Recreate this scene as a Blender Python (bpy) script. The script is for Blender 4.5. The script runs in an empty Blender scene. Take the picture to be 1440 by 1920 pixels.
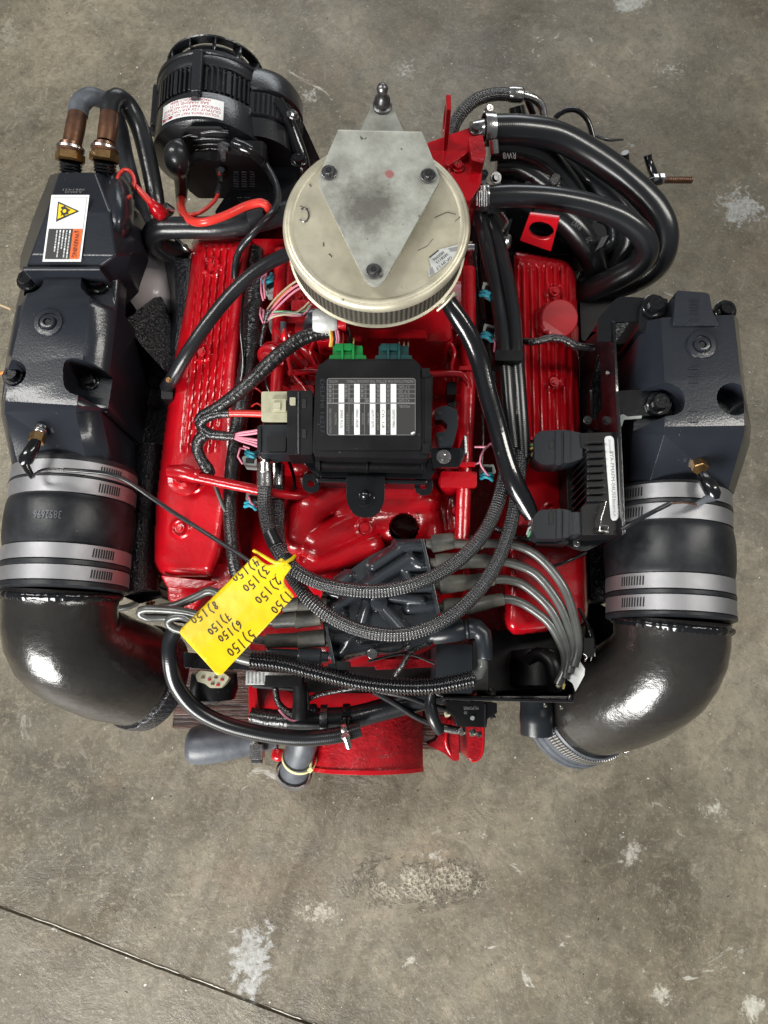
import bpy, math, random
import numpy as np
from mathutils import Vector, Matrix, noise
from mathutils.geometry import tessellate_polygon
random.seed(7)
sc = bpy.context.scene
# ---------------------------------------------------------------- camera, world, lamps, exposure
F = 1400.0; TH = math.radians(12.5); H = 1.5
CS, SN = math.cos(TH), math.sin(TH)
cd = bpy.data.cameras.new('camera'); cam = bpy.data.objects.new('camera', cd); sc.collection.objects.link(cam)
cam.location = (0, 0, H); cam.rotation_euler = (TH, 0, 0)
cd.sensor_fit = 'VERTICAL'; cd.sensor_height = 36; cd.lens = 36*F/1920; cd.clip_start = .01; cd.clip_end = 100
sc.camera = cam
w = bpy.data.worlds.new('World'); sc.world = w; w.use_nodes = True
wn = w.node_tree.nodes; wl = w.node_tree.links
bg = wn['Background']; bg.inputs[1].default_value = .13; bg.inputs[0].default_value = (.95, .97, 1, 1)
def area(name, loc, tgt, sx, sy, e, col):
    l = bpy.data.lights.new(name, 'AREA'); l.shape = 'RECTANGLE'; l.size = sx; l.size_y = sy; l.energy = e; l.color = col
    o = bpy.data.objects.new(name, l); sc.collection.objects.link(o); o.location = loc
    o.rotation_euler = (Vector(tgt)-Vector(loc)).to_track_quat('-Z', 'Y').to_euler(); return o
for dx in (-.78, 0, .78): area('door_light', (-1.85+dx, -3.0, 1.9), (0, .2, .4), .68, 1.6, 104, (1, .985, .95))
area('back_light', (.4, 3.6, 1.6), (0, .5, .4), 2.4, .8, 26, (.93, .97, 1))
area('ceiling_light', (-1.7, .9, 2.9), (0, .3, .3), .35, 1.8, 48, (1, .98, .94))
area('ceiling_light', (2.0, .9, 2.9), (0, .3, .3), .3, 1.8, 38, (1, .97, .9))
sc.cycles.max_bounces = 7; sc.cycles.diffuse_bounces = 2; sc.cycles.glossy_bounces = 3; sc.cycles.caustics_reflective = False; sc.cycles.caustics_refractive = False
vs = sc.view_settings; vs.view_transform = 'Standard'; vs.look = 'None'; vs.exposure = 0; vs.gamma = 1
# ---------------------------------------------------------------- helpers
def P(px, py, z):
    a = (px-720)/F; t = (960-py)/F
    k = (z-H)/(t*SN-CS)
    return Vector((a*k, (t*CS+SN)*k, z))
def S(py, z):
    return (z-H)/((960-py)/F*SN-CS)/F
W = {}
def W0(o): return W[o.name] if o else Vector((0, 0, 0))
def props(o, label=None, cat=None, group=None, kind=None):
    for k, v in (('label', label), ('category', cat), ('group', group), ('kind', kind)):
        if v: o[k] = v
def empty(name, loc, label, cat):
    o = bpy.data.objects.new(name, None); sc.collection.objects.link(o); o.location = loc
    o.empty_display_size = .05; W[o.name] = Vector(loc); props(o, label, cat); return o
def link(name, me, c, parent):
    o = bpy.data.objects.new(name, me); sc.collection.objects.link(o)
    if parent: o.parent = parent
    o.location = c-W0(parent); W[o.name] = Vector(c); return o
def add(name, vs_, fs, mat, parent=None, angle=38, bevel=0, lim=34, seg=2, uv=None, label=None, midx=None, sub=0):
    vs_ = [Vector(v) for v in vs_]
    lo = Vector([min(v[i] for v in vs_) for i in range(3)]); hi = Vector([max(v[i] for v in vs_) for i in range(3)])
    c = (lo+hi)/2
    me = bpy.data.meshes.new(name); me.from_pydata([v-c for v in vs_], [], fs)
    mats = mat if isinstance(mat, (list, tuple)) else [mat]
    for m in mats: me.materials.append(m)
    if midx: me.polygons.foreach_set('material_index', midx)
    me.polygons.foreach_set('use_smooth', [True]*len(me.polygons))
    if uv:
        l = me.uv_layers.new(name='UVMap')
        flat = []
        for p in me.polygons:
            us = uv[p.index] if isinstance(uv[0][0], (tuple, list)) else [uv[v] for v in p.vertices]
            for q in us: flat += [q[0], q[1]]
        l.data.foreach_set('uv', flat)
    if angle < 180: me.set_sharp_from_angle(angle=math.radians(angle))
    o = link(name, me, c, parent)
    if bevel:
        b = o.modifiers.new('bevel', 'BEVEL'); b.width = bevel; b.segments = seg; b.limit_method = 'ANGLE'; b.angle_limit = math.radians(lim)
        b.harden_normals = True
    if sub:
        s = o.modifiers.new('sub', 'SUBSURF'); s.levels = s.render_levels = sub
    if label: o['label'] = label
    return o
def dup(o, c, parent=None, rot=None, scale=None):
    d = o.copy(); sc.collection.objects.link(d); d.parent = parent or o.parent
    d.location = Vector(c)-W0(d.parent); W[d.name] = Vector(c)
    if rot: d.rotation_euler = rot
    if scale: d.scale = scale
    return d
def ccw(p):
    a = sum(p[i][0]*p[(i+1) % len(p)][1]-p[(i+1) % len(p)][0]*p[i][1] for i in range(len(p)))
    return p if a > 0 else p[::-1]
def rnd(pts, r=6, n=4):
    out = []; N = len(pts)
    for i in range(N):
        p0, p1, p2 = (Vector(pts[i-1][:2]), Vector(pts[i][:2]), Vector(pts[(i+1) % N][:2]))
        rr = pts[i][2] if len(pts[i]) > 2 else r
        a, b = p0-p1, p2-p1; k = min(rr, a.length*.49, b.length*.49)
        if k < .3: out.append(tuple(p1)); continue
        A = p1+a.normalized()*k; B = p1+b.normalized()*k
        for j in range(n+1):
            t = j/n; q = A*(1-t)**2+p1*2*t*(1-t)+B*t*t; out.append((q.x, q.y))
    return out
def circ(cx, cy, r, n=20, ry=None, a0=0):
    ry = ry or r
    return [(cx+r*math.cos(a0+2*math.pi*i/n), cy+ry*math.sin(a0+2*math.pi*i/n)) for i in range(n)]
def prismw(name, loops, frame, d, mat, parent, bevel=.0012, seg=2, angle=38, label=None):
    # loops: 2-D outlines (first outer, others holes) in frame (origin, X, Y, N); thickness d against N
    O, X, Y, N = frame; loops = [ccw(list(loops[0]))]+[ccw(list(l))[::-1] for l in loops[1:]]
    flat = [p for l in loops for p in l]; n = len(flat)
    vv = [O+X*p[0]+Y*p[1] for p in flat]; vb = [v-N*d for v in vv]
    tri = tessellate_polygon([[Vector((p[0], p[1], 0)) for p in l] for l in loops])
    fs = []
    for t in tri:
        a, b, c = [flat[i] for i in t]
        if (b[0]-a[0])*(c[1]-a[1])-(b[1]-a[1])*(c[0]-a[0]) < 0: t = t[::-1]
        fs.append(tuple(t)); fs.append(tuple(i+n for i in t[::-1]))
    s = 0
    for l in loops:
        m = len(l)
        for i in range(m):
            a, b = s+i, s+(i+1) % m; fs.append((a, a+n, b+n, b))
        s += m
    flip = X.cross(Y).dot(N) < 0
    if flip: fs = [f[::-1] for f in fs]
    return add(name, vv+vb, fs, mat, parent, bevel=bevel, seg=seg, angle=angle, label=label)
XX, YY, ZZ = Vector((1, 0, 0)), Vector((0, 1, 0)), Vector((0, 0, 1))
def prism(name, pts, zt, zb, mat, parent, bevel=.0012, holes=(), rr=0, label=None, seg=2):
    """horizontal plate: outline given where its top edge is seen"""
    if rr: pts = rnd(pts, rr)
    ls = [[tuple(P(x, y, zt)[:2]) for x, y in l] for l in [[q[:2] for q in pts]]+list(holes)]
    return prismw(name, ls, (Vector((0, 0, zt)), XX, YY, ZZ), zt-zb, mat, parent, bevel, seg, label=label)
def catmull(pts, step):
    pts = [np.array(p, float) for p in pts]; q = [2*pts[0]-pts[1]]+pts+[2*pts[-1]-pts[-2]]; out = []
    for i in range(1, len(q)-2):
        p0, p1, p2, p3 = q[i-1:i+3]; L = np.linalg.norm((p2-p1)[:3]); n = max(1, int(L/step))
        for j in range(n):
            t = j/n
            out.append(.5*(2*p1+(p2-p0)*t+(2*p0-5*p1+4*p2-p3)*t*t+(3*p1-p0-3*p2+p3)*t**3))
    out.append(pts[-1]); return out
def tubew(name, pts, mat, parent, n=12, step=.006, prof=None, label=None, cap=True, smooth=True, angle=60, uvs=1):
    """pts: world (x, y, z, r)"""
    if prof is None and mat in (HOSE, RUB, ELB): prof = lambda s_, a: 1+.018*noise.noise(Vector((s_*30, math.cos(a)*.8, math.sin(a)*.8+len(pts))))
    q = catmull(pts, step) if smooth else [np.array(p, float) for p in pts]
    c = [Vector(p[:3]) for p in q]; r = [max(p[3], 1e-5) for p in q]; N = len(c)
    T = [(c[min(i+1, N-1)]-c[max(i-1, 0)]).normalized() for i in range(N)]
    u = T[0].orthogonal().normalized(); vs_, uv, fs = [], [], []; s = 0
    for i in range(N):
        u = (u-T[i]*u.dot(T[i])).normalized(); v = T[i].cross(u)
        if i: s += (c[i]-c[i-1]).length
        for j in range(n):
            a = 2*math.pi*j/n; k = r[i]*(prof(s, a) if prof else 1)
            vs_.append(c[i]+(u*math.cos(a)+v*math.sin(a))*k)
    s = 0
    for i in range(N-1):
        ds = (c[i+1]-c[i]).length
        for j in range(n):
            k = (j+1) % n; fs.append((i*n+j, i*n+k, (i+1)*n+k, (i+1)*n+j))
            uv.append([(s, j/n), (s, (j+1)/n), (s+ds, (j+1)/n), (s+ds, j/n)])
        s += ds
    if cap:
        fs.append(tuple(range(n))[::-1]); fs.append(tuple(range((N-1)*n, N*n))); uv += [[(0, 0)]*n]*2
    return add(name, vs_, fs, mat, parent, angle=angle, uv=uv, label=label)
def tube(name, pts, mat, parent, r=None, **k):
    """pts: (px, py, z[, r_px])"""
    o = []
    for p in pts:
        v = P(*p[:3]); o.append((v.x, v.y, v.z, (p[3] if len(p) > 3 else r)*S(p[1], p[2])))
    return tubew(name, o, mat, parent, **k)
def frame(ax):
    ax = Vector(ax).normalized(); u = ax.orthogonal().normalized()
    if abs(ax.z) < .9: u = (ZZ-ax*ax.z).normalized()
    return ax, u, ax.cross(u)
def lathe(name, o, ax, prof, mat, parent, n=32, label=None, angle=38, a0=0, wob=None, bevel=0, closed=True):
    """prof: (distance along axis, radius)"""
    ax, u, v = frame(ax); o = Vector(o); vs_, fs, uv = [], [], []
    for d, r in prof:
        for j in range(n):
            a = a0+2*math.pi*j/n; k = r*(wob(d, a) if wob else 1)
            vs_.append(o+ax*d+(u*math.cos(a)+v*math.sin(a))*max(k, 1e-6))
    for i in range(len(prof)-1):
        for j in range(n):
            k = (j+1) % n; fs.append((i*n+j, i*n+k, (i+1)*n+k, (i+1)*n+j))
            uv.append([(prof[i][0], j/n), (prof[i][0], (j+1)/n), (prof[i+1][0], (j+1)/n), (prof[i+1][0], j/n)])
    N = len(prof)
    if closed:
        fs.append(tuple(range(n))[::-1]); fs.append(tuple(range((N-1)*n, N*n))); uv += [[(0, 0)]*n]*2
    return add(name, vs_, fs, mat, parent, angle=angle, uv=uv, label=label, bevel=bevel)
def hollow(name, o, ax, L, r, th, mat, parent, n=32, label=None):
    b = th*.3
    pr = [(0, r-th), (0, r-b), (b, r), (L-b, r), (L, r-b), (L, r-th), (0, r-th)]
    return lathe(name, o, ax, pr, mat, parent, n=n, closed=False, label=label, angle=50)
def boxw(name, c, size, mat, parent, rot=(0, 0, 0), bevel=.001, label=None, seg=2):
    from mathutils import Euler
    R = Euler(rot).to_matrix(); c = Vector(c); vv = []
    for x in (-.5, .5):
        for y in (-.5, .5):
            for z in (-.5, .5): vv.append(c+R@Vector((x*size[0], y*size[1], z*size[2])))
    fs = [(0, 1, 3, 2), (4, 6, 7, 5), (0, 4, 5, 1), (2, 3, 7, 6), (0, 2, 6, 4), (1, 5, 7, 3)]
    return add(name, vv, fs, mat, parent, bevel=bevel, label=label, seg=seg)
def box(name, x0, y0, x1, y1, zt, zb, mat, parent, bevel=.001, label=None, rr=0):
    return prism(name, [(x0, y0), (x1, y0), (x1, y1), (x0, y1)], zt, zb, mat, parent, bevel=bevel, label=label, rr=rr)
_hex = {}
def bolt(px, py, z, r, mat, parent, ax=(0, 0, 1), h=.8, washer=True, name='bolt', pos=None, socket=False):
    """hexagon head with washer; r in px"""
    c = Vector(pos) if pos else P(px, py, z); R = r*S(py, z); ax, u, v = frame(ax); key = (mat.name, tuple(round(k, 2) for k in ax), round(R, 4), h, washer)
    if key in _hex and not socket:
        return dup(_hex[key], c, parent)
    pr = []
    vs_, fs = [], []
    def ring(d, rr, n=12, hx=False):
        b = len(vs_)
        for j in range(n):
            a = 2*math.pi*(j+.5)/n; k = rr
            if hx: k = rr*math.cos(math.pi/6)/math.cos(((a) % (math.pi/3))-math.pi/6)
            vs_.append(c+ax*d+(u*math.cos(a)+v*math.sin(a))*k)
        return b
    n = 12; rs = []
    if washer: rs += [ring(-.25*R, R*1.4), ring(.08*R, R*1.4), ring(.12*R, R*1.33)]
    rs += [ring(.12*R if washer else -.3*R, R, hx=True), ring(h*R*.9, R, hx=True), ring(h*R, R*.86), ring(h*R, R*.5), ring(h*R*.9 if not socket else h*R*.2, R*.45)]
    for i in range(len(rs)-1):
        for j in range(n):
            k = (j+1) % n; fs.append((rs[i]+j, rs[i]+k, rs[i+1]+k, rs[i+1]+j))
    fs.append(tuple(range(rs[-1], rs[-1]+n)))
    o = add(name, vs_, fs, mat, parent, angle=25)
    # centre the origin on the seat so that copies land right
    d = W[o.name]-c
    for vv in o.data.vertices: vv.co += d
    o.location -= d; W[o.name] = Vector(c); _hex[key] = o
    return o
def field(name, x0, y0, x1, y1, step, fn, mat, parent, zmin, skirt=None, label=None, angle=60, lvl=False):
    """casting: height over a grid; fn(X, Y) -> z array (numpy), points with z < zmin are dropped"""
    nx = int((x1-x0)/step)+1; ny = int((y1-y0)/step)+1
    X, Y = np.meshgrid(np.linspace(x0, x1, nx), np.linspace(y0, y1, ny)); Zf = fn(X, Y)
    keep = Zf >= zmin; Zc = np.maximum(Zf, zmin)
    idx = -np.ones(X.shape, int); vs_ = []; fs = []
    def vid(i, j):
        if idx[i, j] < 0: idx[i, j] = len(vs_); vs_.append(P(X[i, j], Y[i, j], float(Zc[i, j])))
        return int(idx[i, j])
    edges = {}
    for i in range(ny-1):
        for j in range(nx-1):
            if keep[i, j] or keep[i+1, j] or keep[i, j+1] or keep[i+1, j+1]:
                f = (vid(i+1, j), vid(i+1, j+1), vid(i, j+1), vid(i, j)); fs.append(f)
                for k in range(4):
                    a, b = f[k], f[(k+1) % 4]
                    if (b, a) in edges: del edges[(b, a)]
                    else: edges[(a, b)] = 1
    if skirt is not None:
        low = {}
        def lo(a):
            if a not in low: low[a] = len(vs_); v = vs_[a]; vs_.append(Vector((v.x, v.y, skirt)))
            return low[a]
        for a, b in list(edges): fs.append((b, a, lo(a), lo(b)))
    return add(name, vs_, fs, mat, parent, angle=angle, label=label)
def seg(X, Y, x0, y0, x1, y1):
    dx, dy = x1-x0, y1-y0; L = dx*dx+dy*dy
    t = np.clip(((X-x0)*dx+(Y-y0)*dy)/L, 0, 1) if L else X*0
    return np.hypot(X-x0-t*dx, Y-y0-t*dy), t
def smax(a, b, k=.004):
    return .5*(a+b+np.sqrt((a-b)**2+k*k))
def caps(prims, base=-1, k=.004):
    """prims: (x0,y0,x1,y1,r_px,z0[,z1]) round bars"""
    def fn(X, Y):
        z = np.full(X.shape, float(base))
        for p in prims:
            d, t = seg(X, Y, *p[:4]); r = p[4]; zt = p[5]+(p[6]-p[5] if len(p) > 6 else 0)*t; rm = r*.0007
            q = d/r; h = zt-rm+rm*np.sqrt(np.clip(1-q*q, 0, 1))-np.clip(q-1, 0, 9)*rm*2.5
            z = smax(z, h, k)
        return z
    return fn
def patch(name, rows, mat, parent, skirt=None, bevel=.002, label=None, seg=2, ends=True):
    """rows of (px,py,z) points -> skin, closed down to skirt"""
    nr, nc = len(rows), len(rows[0]); vs_ = [P(*p) for r in rows for p in r]; fs = []
    for i in range(nr-1):
        for j in range(nc-1): fs.append(((i+1)*nc+j, (i+1)*nc+j+1, i*nc+j+1, i*nc+j))
    if skirt is not None:
        b = len(vs_); vs_ += [Vector((v.x, v.y, skirt)) for v in vs_[:nr*nc]]
        for j in range(nc-1):
            fs.append((j, j+1, b+j+1, b+j)); e = (nr-1)*nc; fs.append((e+j+1, e+j, b+e+j, b+e+j+1))
        for i in range(nr-1):
            a, c = i*nc, (i+1)*nc; fs.append((c, a, b+a, b+c)); a += nc-1; c += nc-1; fs.append((a, c, b+c, b+a))
    return add(name, vs_, fs, mat, parent, bevel=bevel, label=label, seg=seg, angle=20, lim=16)
def cut(o, cutters):
    for c in cutters:
        m = o.modifiers.new('cut', 'BOOLEAN'); m.operation = 'DIFFERENCE'; m.object = c; m.solver = 'EXACT'
        o.modifiers.move(len(o.modifiers)-1, 0)
    bpy.context.view_layer.update()
    dg = bpy.context.evaluated_depsgraph_get(); me = bpy.data.meshes.new_from_object(o.evaluated_get(dg))
    o.modifiers.clear(); old = o.data; o.data = me; me.name = o.name
    me.set_sharp_from_angle(angle=math.radians(20))
    for c in cutters: bpy.data.objects.remove(c)
_tc = {}
def glyphs(s):
    if s in _tc: return _tc[s]
    c = bpy.data.curves.new('t', 'FONT'); c.body = s; c.resolution_u = 2; c.align_x = 'LEFT'
    o = bpy.data.objects.new('t', c); sc.collection.objects.link(o); bpy.context.view_layer.update()
    me = bpy.data.meshes.new_from_object(o.evaluated_get(bpy.context.evaluated_depsgraph_get()))
    v = [tuple(q.co[:2]) for q in me.vertices]; f = [tuple(p.vertices) for p in me.polygons]
    bpy.data.objects.remove(o); bpy.data.curves.remove(c); bpy.data.meshes.remove(me)
    if v:
        x0 = min(q[0] for q in v); x1 = max(q[0] for q in v); v = [((q[0]-x0)/(x1-x0), q[1]/.7) for q in v]
    _tc[s] = (v, f); return v, f
class Sheet:
    """flat print in unit space (u right, v up), mapped by fn(u,v,h)->world"""
    def __init__(s): s.v, s.f, s.m = [], [], []
    def poly(s, pts, m, h=0):
        b = len(s.v); s.v += [(p[0], p[1], h) for p in pts]; s.f.append(tuple(range(b, b+len(pts)))); s.m.append(m); return s
    def rect(s, u0, v0, u1, v1, m, h=0): return s.poly([(u0, v0), (u1, v0), (u1, v1), (u0, v1)], m, h)
    def grid(s, u0, v0, u1, v1, m, h=0, n=8):
        for i in range(n):
            a, b = u0+(u1-u0)*i/n, u0+(u1-u0)*(i+1)/n; s.rect(a, v0, b, v1, m, h)
        return s
    def text(s, t, u, v, w, hgt, m, h=1, ang=0, asp=1):
        """asp: world size of one u unit divided by one v unit"""
        vv, ff = glyphs(t); b = len(s.v); ca, sa = math.cos(ang), math.sin(ang)
        for q in vv:
            x, y = q[0]*w, q[1]*hgt; s.v.append((u+(x*ca-y*sa)/1, v+(x*sa+y*ca)*asp, h))
        for f in ff: s.f.append(tuple(b+i for i in f)); s.m.append(m)
        return s
    def stroke(s, pts, w, m, h=1, asp=1):
        for (a, b) in zip(pts, pts[1:]):
            d = Vector((b[0]-a[0], (b[1]-a[1])/asp)); L = d.length or 1; n = Vector((-d.y, d.x))/L*w/2; e = d/L*w*.3
            s.poly([(a[0]-n.x-e.x, a[1]-(n.y+e.y)*asp), (b[0]-n.x+e.x, b[1]-(n.y-e.y)*asp), (b[0]+n.x+e.x, b[1]+(n.y+e.y)*asp), (a[0]+n.x-e.x, a[1]+(n.y-e.y)*asp)], m, h)
        return s
    def build(s, name, fn, mats, parent, label=None):
        return add(name, [fn(*v) for v in s.v], s.f, mats, parent, midx=s.m, label=label, angle=30)
def quadmap(a, b, c, d, lift=.0003):
    """corners (px,py,z): uv 00, 10, 11, 01"""
    A, B, C, D = [P(*q) for q in (a, b, c, d)]; n = (B-A).cross(D-A).normalized()
    if n.z < 0: n = -n
    return lambda u, v, h: A*(1-u)*(1-v)+B*u*(1-v)+C*u*v+D*(1-u)*v+n*lift*(1+h*.7)
# ---------------------------------------------------------------- materials
def srgb(r, g, b): return tuple((x/255/12.92 if x/255 <= .04045 else ((x/255+.055)/1.055)**2.4) for x in (r, g, b))
def pm(name, col, rough=.4, metal=0, coat=0, bump=None, var=None, rvar=None, dust=None, uvb=None, col2=None, spec=.5, coatr=.06):
    m = bpy.data.materials.new(name); m.use_nodes = True; nt = m.node_tree; b = nt.nodes['Principled BSDF']; L = nt.links
    def N(t, **k):
        n = nt.nodes.new(t)
        for a, v in k.items():
            if a in n.inputs: n.inputs[a].default_value = v
            else: setattr(n, a, v)
        return n
    geo = N('ShaderNodeNewGeometry'); pos = geo.outputs['Position']
    b.inputs['Base Color'].default_value = (*col, 1); b.inputs['Roughness'].default_value = rough; b.inputs['Metallic'].default_value = metal
    b.inputs['Coat Weight'].default_value = coat; b.inputs['Coat Roughness'].default_value = coatr; b.inputs['Specular IOR Level'].default_value = spec
    last = None
    if var:  # (scale, amount) towards col2
        n = N('ShaderNodeTexNoise', Scale=var[0], Detail=6., Roughness=.65); L.new(pos, n.inputs['Vector'])
        cr = N('ShaderNodeValToRGB'); L.new(n.outputs[0], cr.inputs[0]); cr.color_ramp.elements[0].position = .38; cr.color_ramp.elements[1].position = .68
        mx = N('ShaderNodeMix', data_type='RGBA'); c2 = col2 or tuple(c*.45 for c in col)
        mu = N('ShaderNodeMath', operation='MULTIPLY'); mu.inputs[1].default_value = var[1]; L.new(cr.outputs[0], mu.inputs[0]); L.new(mu.outputs[0], mx.inputs[0])
        mx.inputs[6].default_value = (*col, 1); mx.inputs[7].default_value = (*c2, 1); last = mx.outputs[2]
    if dust:  # (scale, threshold, colour)
        n = N('ShaderNodeTexNoise', Scale=dust[0], Detail=3., Roughness=.7); L.new(pos, n.inputs['Vector'])
        cr = N('ShaderNodeValToRGB'); L.new(n.outputs[0], cr.inputs[0]); cr.color_ramp.elements[0].position = dust[1]; cr.color_ramp.elements[1].position = dust[1]+.05
        mx = N('ShaderNodeMix', data_type='RGBA'); L.new(cr.outputs[0], mx.inputs[0])
        if last: L.new(last, mx.inputs[6])
        else: mx.inputs[6].default_value = (*col, 1)
        mx.inputs[7].default_value = (*dust[2], 1); last = mx.outputs[2]
    if last: L.new(last, b.inputs['Base Color'])
    if rvar:
        n = N('ShaderNodeTexNoise', Scale=rvar[0], Detail=4.); L.new(pos, n.inputs['Vector'])
        mr = N('ShaderNodeMapRange'); L.new(n.outputs[0], mr.inputs[0]); mr.inputs[1].default_value = .35; mr.inputs[2].default_value = .65
        mr.inputs[3].default_value = rough; mr.inputs[4].default_value = rvar[1]; L.new(mr.outputs[0], b.inputs['Roughness'])
    bn = None
    if bump:  # list of (scale, strength, dist)
        for sc_, st, dist in bump:
            n = N('ShaderNodeTexNoise', Scale=sc_, Detail=3., Roughness=.6); L.new(pos, n.inputs['Vector'])
            q = N('ShaderNodeBump', Strength=st, Distance=dist); L.new(n.outputs[0], q.inputs['Height'])
            if bn: L.new(bn, q.inputs['Normal'])
            bn = q.outputs[0]
    m['_'] = 0
    if bn: L.new(bn, b.inputs['Normal']); L.new(bn, b.inputs['Coat Normal'])
    return m, nt, b, N, L, bn, last
def pmx(*a, **k): return pm(*a, **k)[0]
RED = pmx('red_paint', (.50, .003, .010), .30, 0, .8, bump=[(90, .25, .002), (420, .15, .0007), (28, .2, .003)], var=(14, .8), col2=(.32, .002, .007), dust=(160, .735, (.6, .2, .17)), coatr=.05, spec=.3)
ALT = pmx('alternator_black', (.011, .012, .015), .34, 0, .6, bump=[(300, .3, .0010)], dust=(150, .70, (.22, .22, .23)), coatr=.12)
REDF = pmx('faded_red_paint', (.36, .006, .012), .45, 0, .3, bump=[(80, .2, .001)], coatr=.2)
REDD = pmx('dull_red_paint', (.42, .005, .012), .42, 0, .4, bump=[(60, .6, .003), (240, .5, .001)], var=(50, .8), col2=(.20, .002, .005), dust=(120, .69, (.6, .10, .10)), coatr=.15, spec=.3)
NAVY = pmx('blue_black_paint', (.0155, .0185, .025), .30, 0, .35, bump=[(330, .16, .0010), (30, .12, .002)], var=(25, .4), col2=(.020, .023, .030), dust=(150, .73, (.3, .31, .33)), coatr=.05, spec=.3)
CAST = pmx('black_painted_casting', (.010, .011, .015), .25, 0, .8, bump=[(200, 1., .0028)], dust=(170, .72, (.25, .26, .28)), coatr=.05, spec=.3)
BLK = pmx('gloss_black_paint', (.006, .0065, .008), .22, 0, .8, bump=[(120, .2, .001)], dust=(190, .73, (.3, .3, .3)), coatr=.03, spec=.3)
PLB = pmx('black_plastic', (.006, .006, .007), .33, bump=[(500, .15, .0005)], dust=(210, .72, (.22, .22, .22)), rvar=(30, .45), spec=.3)
PLG = pmx('grey_black_plastic', (.034, .040, .048), .28, 0, .8, bump=[(300, .15, .0006)], dust=(190, .73, (.3, .31, .33)), coatr=.12)
PLD = pmx('blue_black_plastic', (.014, .017, .021), .30, bump=[(200, .15, .0006)], dust=(190, .73, (.25, .26, .28)), spec=.4)
RUB = pmx('hose_rubber', (.010, .011, .013), .34, 0, .4, bump=[(150, .25, .001)], var=(35, .6), col2=(.022, .024, .027), dust=(170, .73, (.25, .25, .25)), coatr=.14, spec=.3)
RUBG = pmx('grey_black_rubber', (.010, .011, .013), .36, bump=[(110, .2, .001)], var=(20, .8), col2=(.034, .037, .042), dust=(150, .72, (.3, .3, .3)), spec=.35)
DARK = pmx('soot_and_shade_black', (.006, .006, .007), .6, bump=[(80, .3, .002)])  # black of the sooty mass; also paints shade into gaps and openings
ELB = pmx('elbow_paint', (.017, .0155, .0145), .26, 0, 1.0, bump=[(520, .22, .0010), (22, .32, .006)], var=(18, .5), col2=(.028, .025, .023), coatr=.07, rvar=(14, .36), spec=.35)
STL = pmx('clamp_steel', (.38, .38, .395), .5, .9, bump=[(200, .08, .0006)], var=(30, .4), col2=(.36, .36, .375), rvar=(60, .56))
CHR = pmx('bright_steel', (.62, .61, .60), .24, 1, bump=[(200, .3, .001)], var=(80, .6), col2=(.3, .28, .26))
BLT = pmx('dark_steel', (.20, .20, .205), .34, .9, bump=[(300, .4, .0006)], var=(120, .7), col2=(.04, .04, .04))
BRS = pmx('brass', (.42, .26, .11), .3, .9, bump=[(240, .3, .0006)], var=(90, .6), col2=(.16, .08, .04))
COP = pmx('brown_copper', (.17, .08, .042), .35, .6, .3, bump=[(120, .3, .001)], var=(50, .9), col2=(.07, .04, .03))
ZNC = pmx('yellowed_zinc', srgb(212, 206, 184), .36, .6, bump=[(60, .12, .001), (8, .25, .005)], var=(18, .8), col2=srgb(178, 172, 150), rvar=(25, .52), dust=(60, .69, srgb(112, 108, 92)))
GRYP = pmx('grey_wire', (.085, .09, .085), .34, 0, .3, bump=[(120, .2, .0008)], var=(30, .7), col2=(.03, .03, .028))
GRYB = pmx('grey_rubber_pipe', (.10, .112, .13), .42, bump=[(90, .4, .001)], var=(40, .9), col2=(.05, .055, .065), dust=(160, .68, (.3, .3, .3)))
BOOT = pmx('weathered_boot', (.07, .072, .07), .45, bump=[(120, .4, .001)], var=(45, .9), col2=(.16, .15, .12))
WHT = pmx('white_paper', (.80, .82, .82), .5)
WHG = pmx('milky_plastic', (.72, .66, .66), .3, 0, .2, var=(8, .5), col2=(.55, .47, .47))
GRN = pmx('green_plastic', (.005, .20, .045), .35, bump=[(100, .1, .001)])
TEAL = pmx('dark_teal_plastic', (.006, .05, .052), .4)
BEI = pmx('beige_plastic', srgb(178, 176, 150), .4, var=(60, .4))
GRYC = pmx('light_grey_plastic', (.33, .36, .34), .45, var=(90, .5))
CYN = pmx('cyan_plastic', (.03, .32, .42), .4)
PNK = pmx('pink_wire', (.62, .22, .30), .4)
WRD = pmx('red_wire', (.62, .035, .025), .35, 0, .3)
WOR = pmx('orange_wire', (.75, .22, .02), .4)
WYL = pmx('yellow_wire', (.60, .50, .12), .4)
WGN = pmx('green_wire', (.10, .30, .16), .4)
WTN = pmx('tan_wire', (.42, .33, .22), .4)
YEL = pmx('yellow_tag_plastic', (.80, .58, .004), .38, bump=[(14, .6, .006), (60, .3, .001)], var=(12, .5), col2=(.70, .49, .003))
YLT = pmx('pale_yellow_nylon', (.72, .68, .35), .4)
INK = pmx('marker_ink', (.035, .02, .01), .4)
PRT = pmx('dark_print', (.03, .03, .03), .5)
PRG = pmx('grey_print', (.22, .22, .22), .5)
PRW = pmx('white_print', (.5, .52, .52), .5)
PRR = pmx('red_print', (.42, .04, .07), .5)
ORG = pmx('orange_print', (.85, .14, .02), .5)
YLP = pmx('yellow_print', (.88, .60, .01), .5)
SILV = pmx('silver_foil', (.62, .64, .62), .35, .3, bump=[(60, .5, .002)], var=(60, .5))
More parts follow.
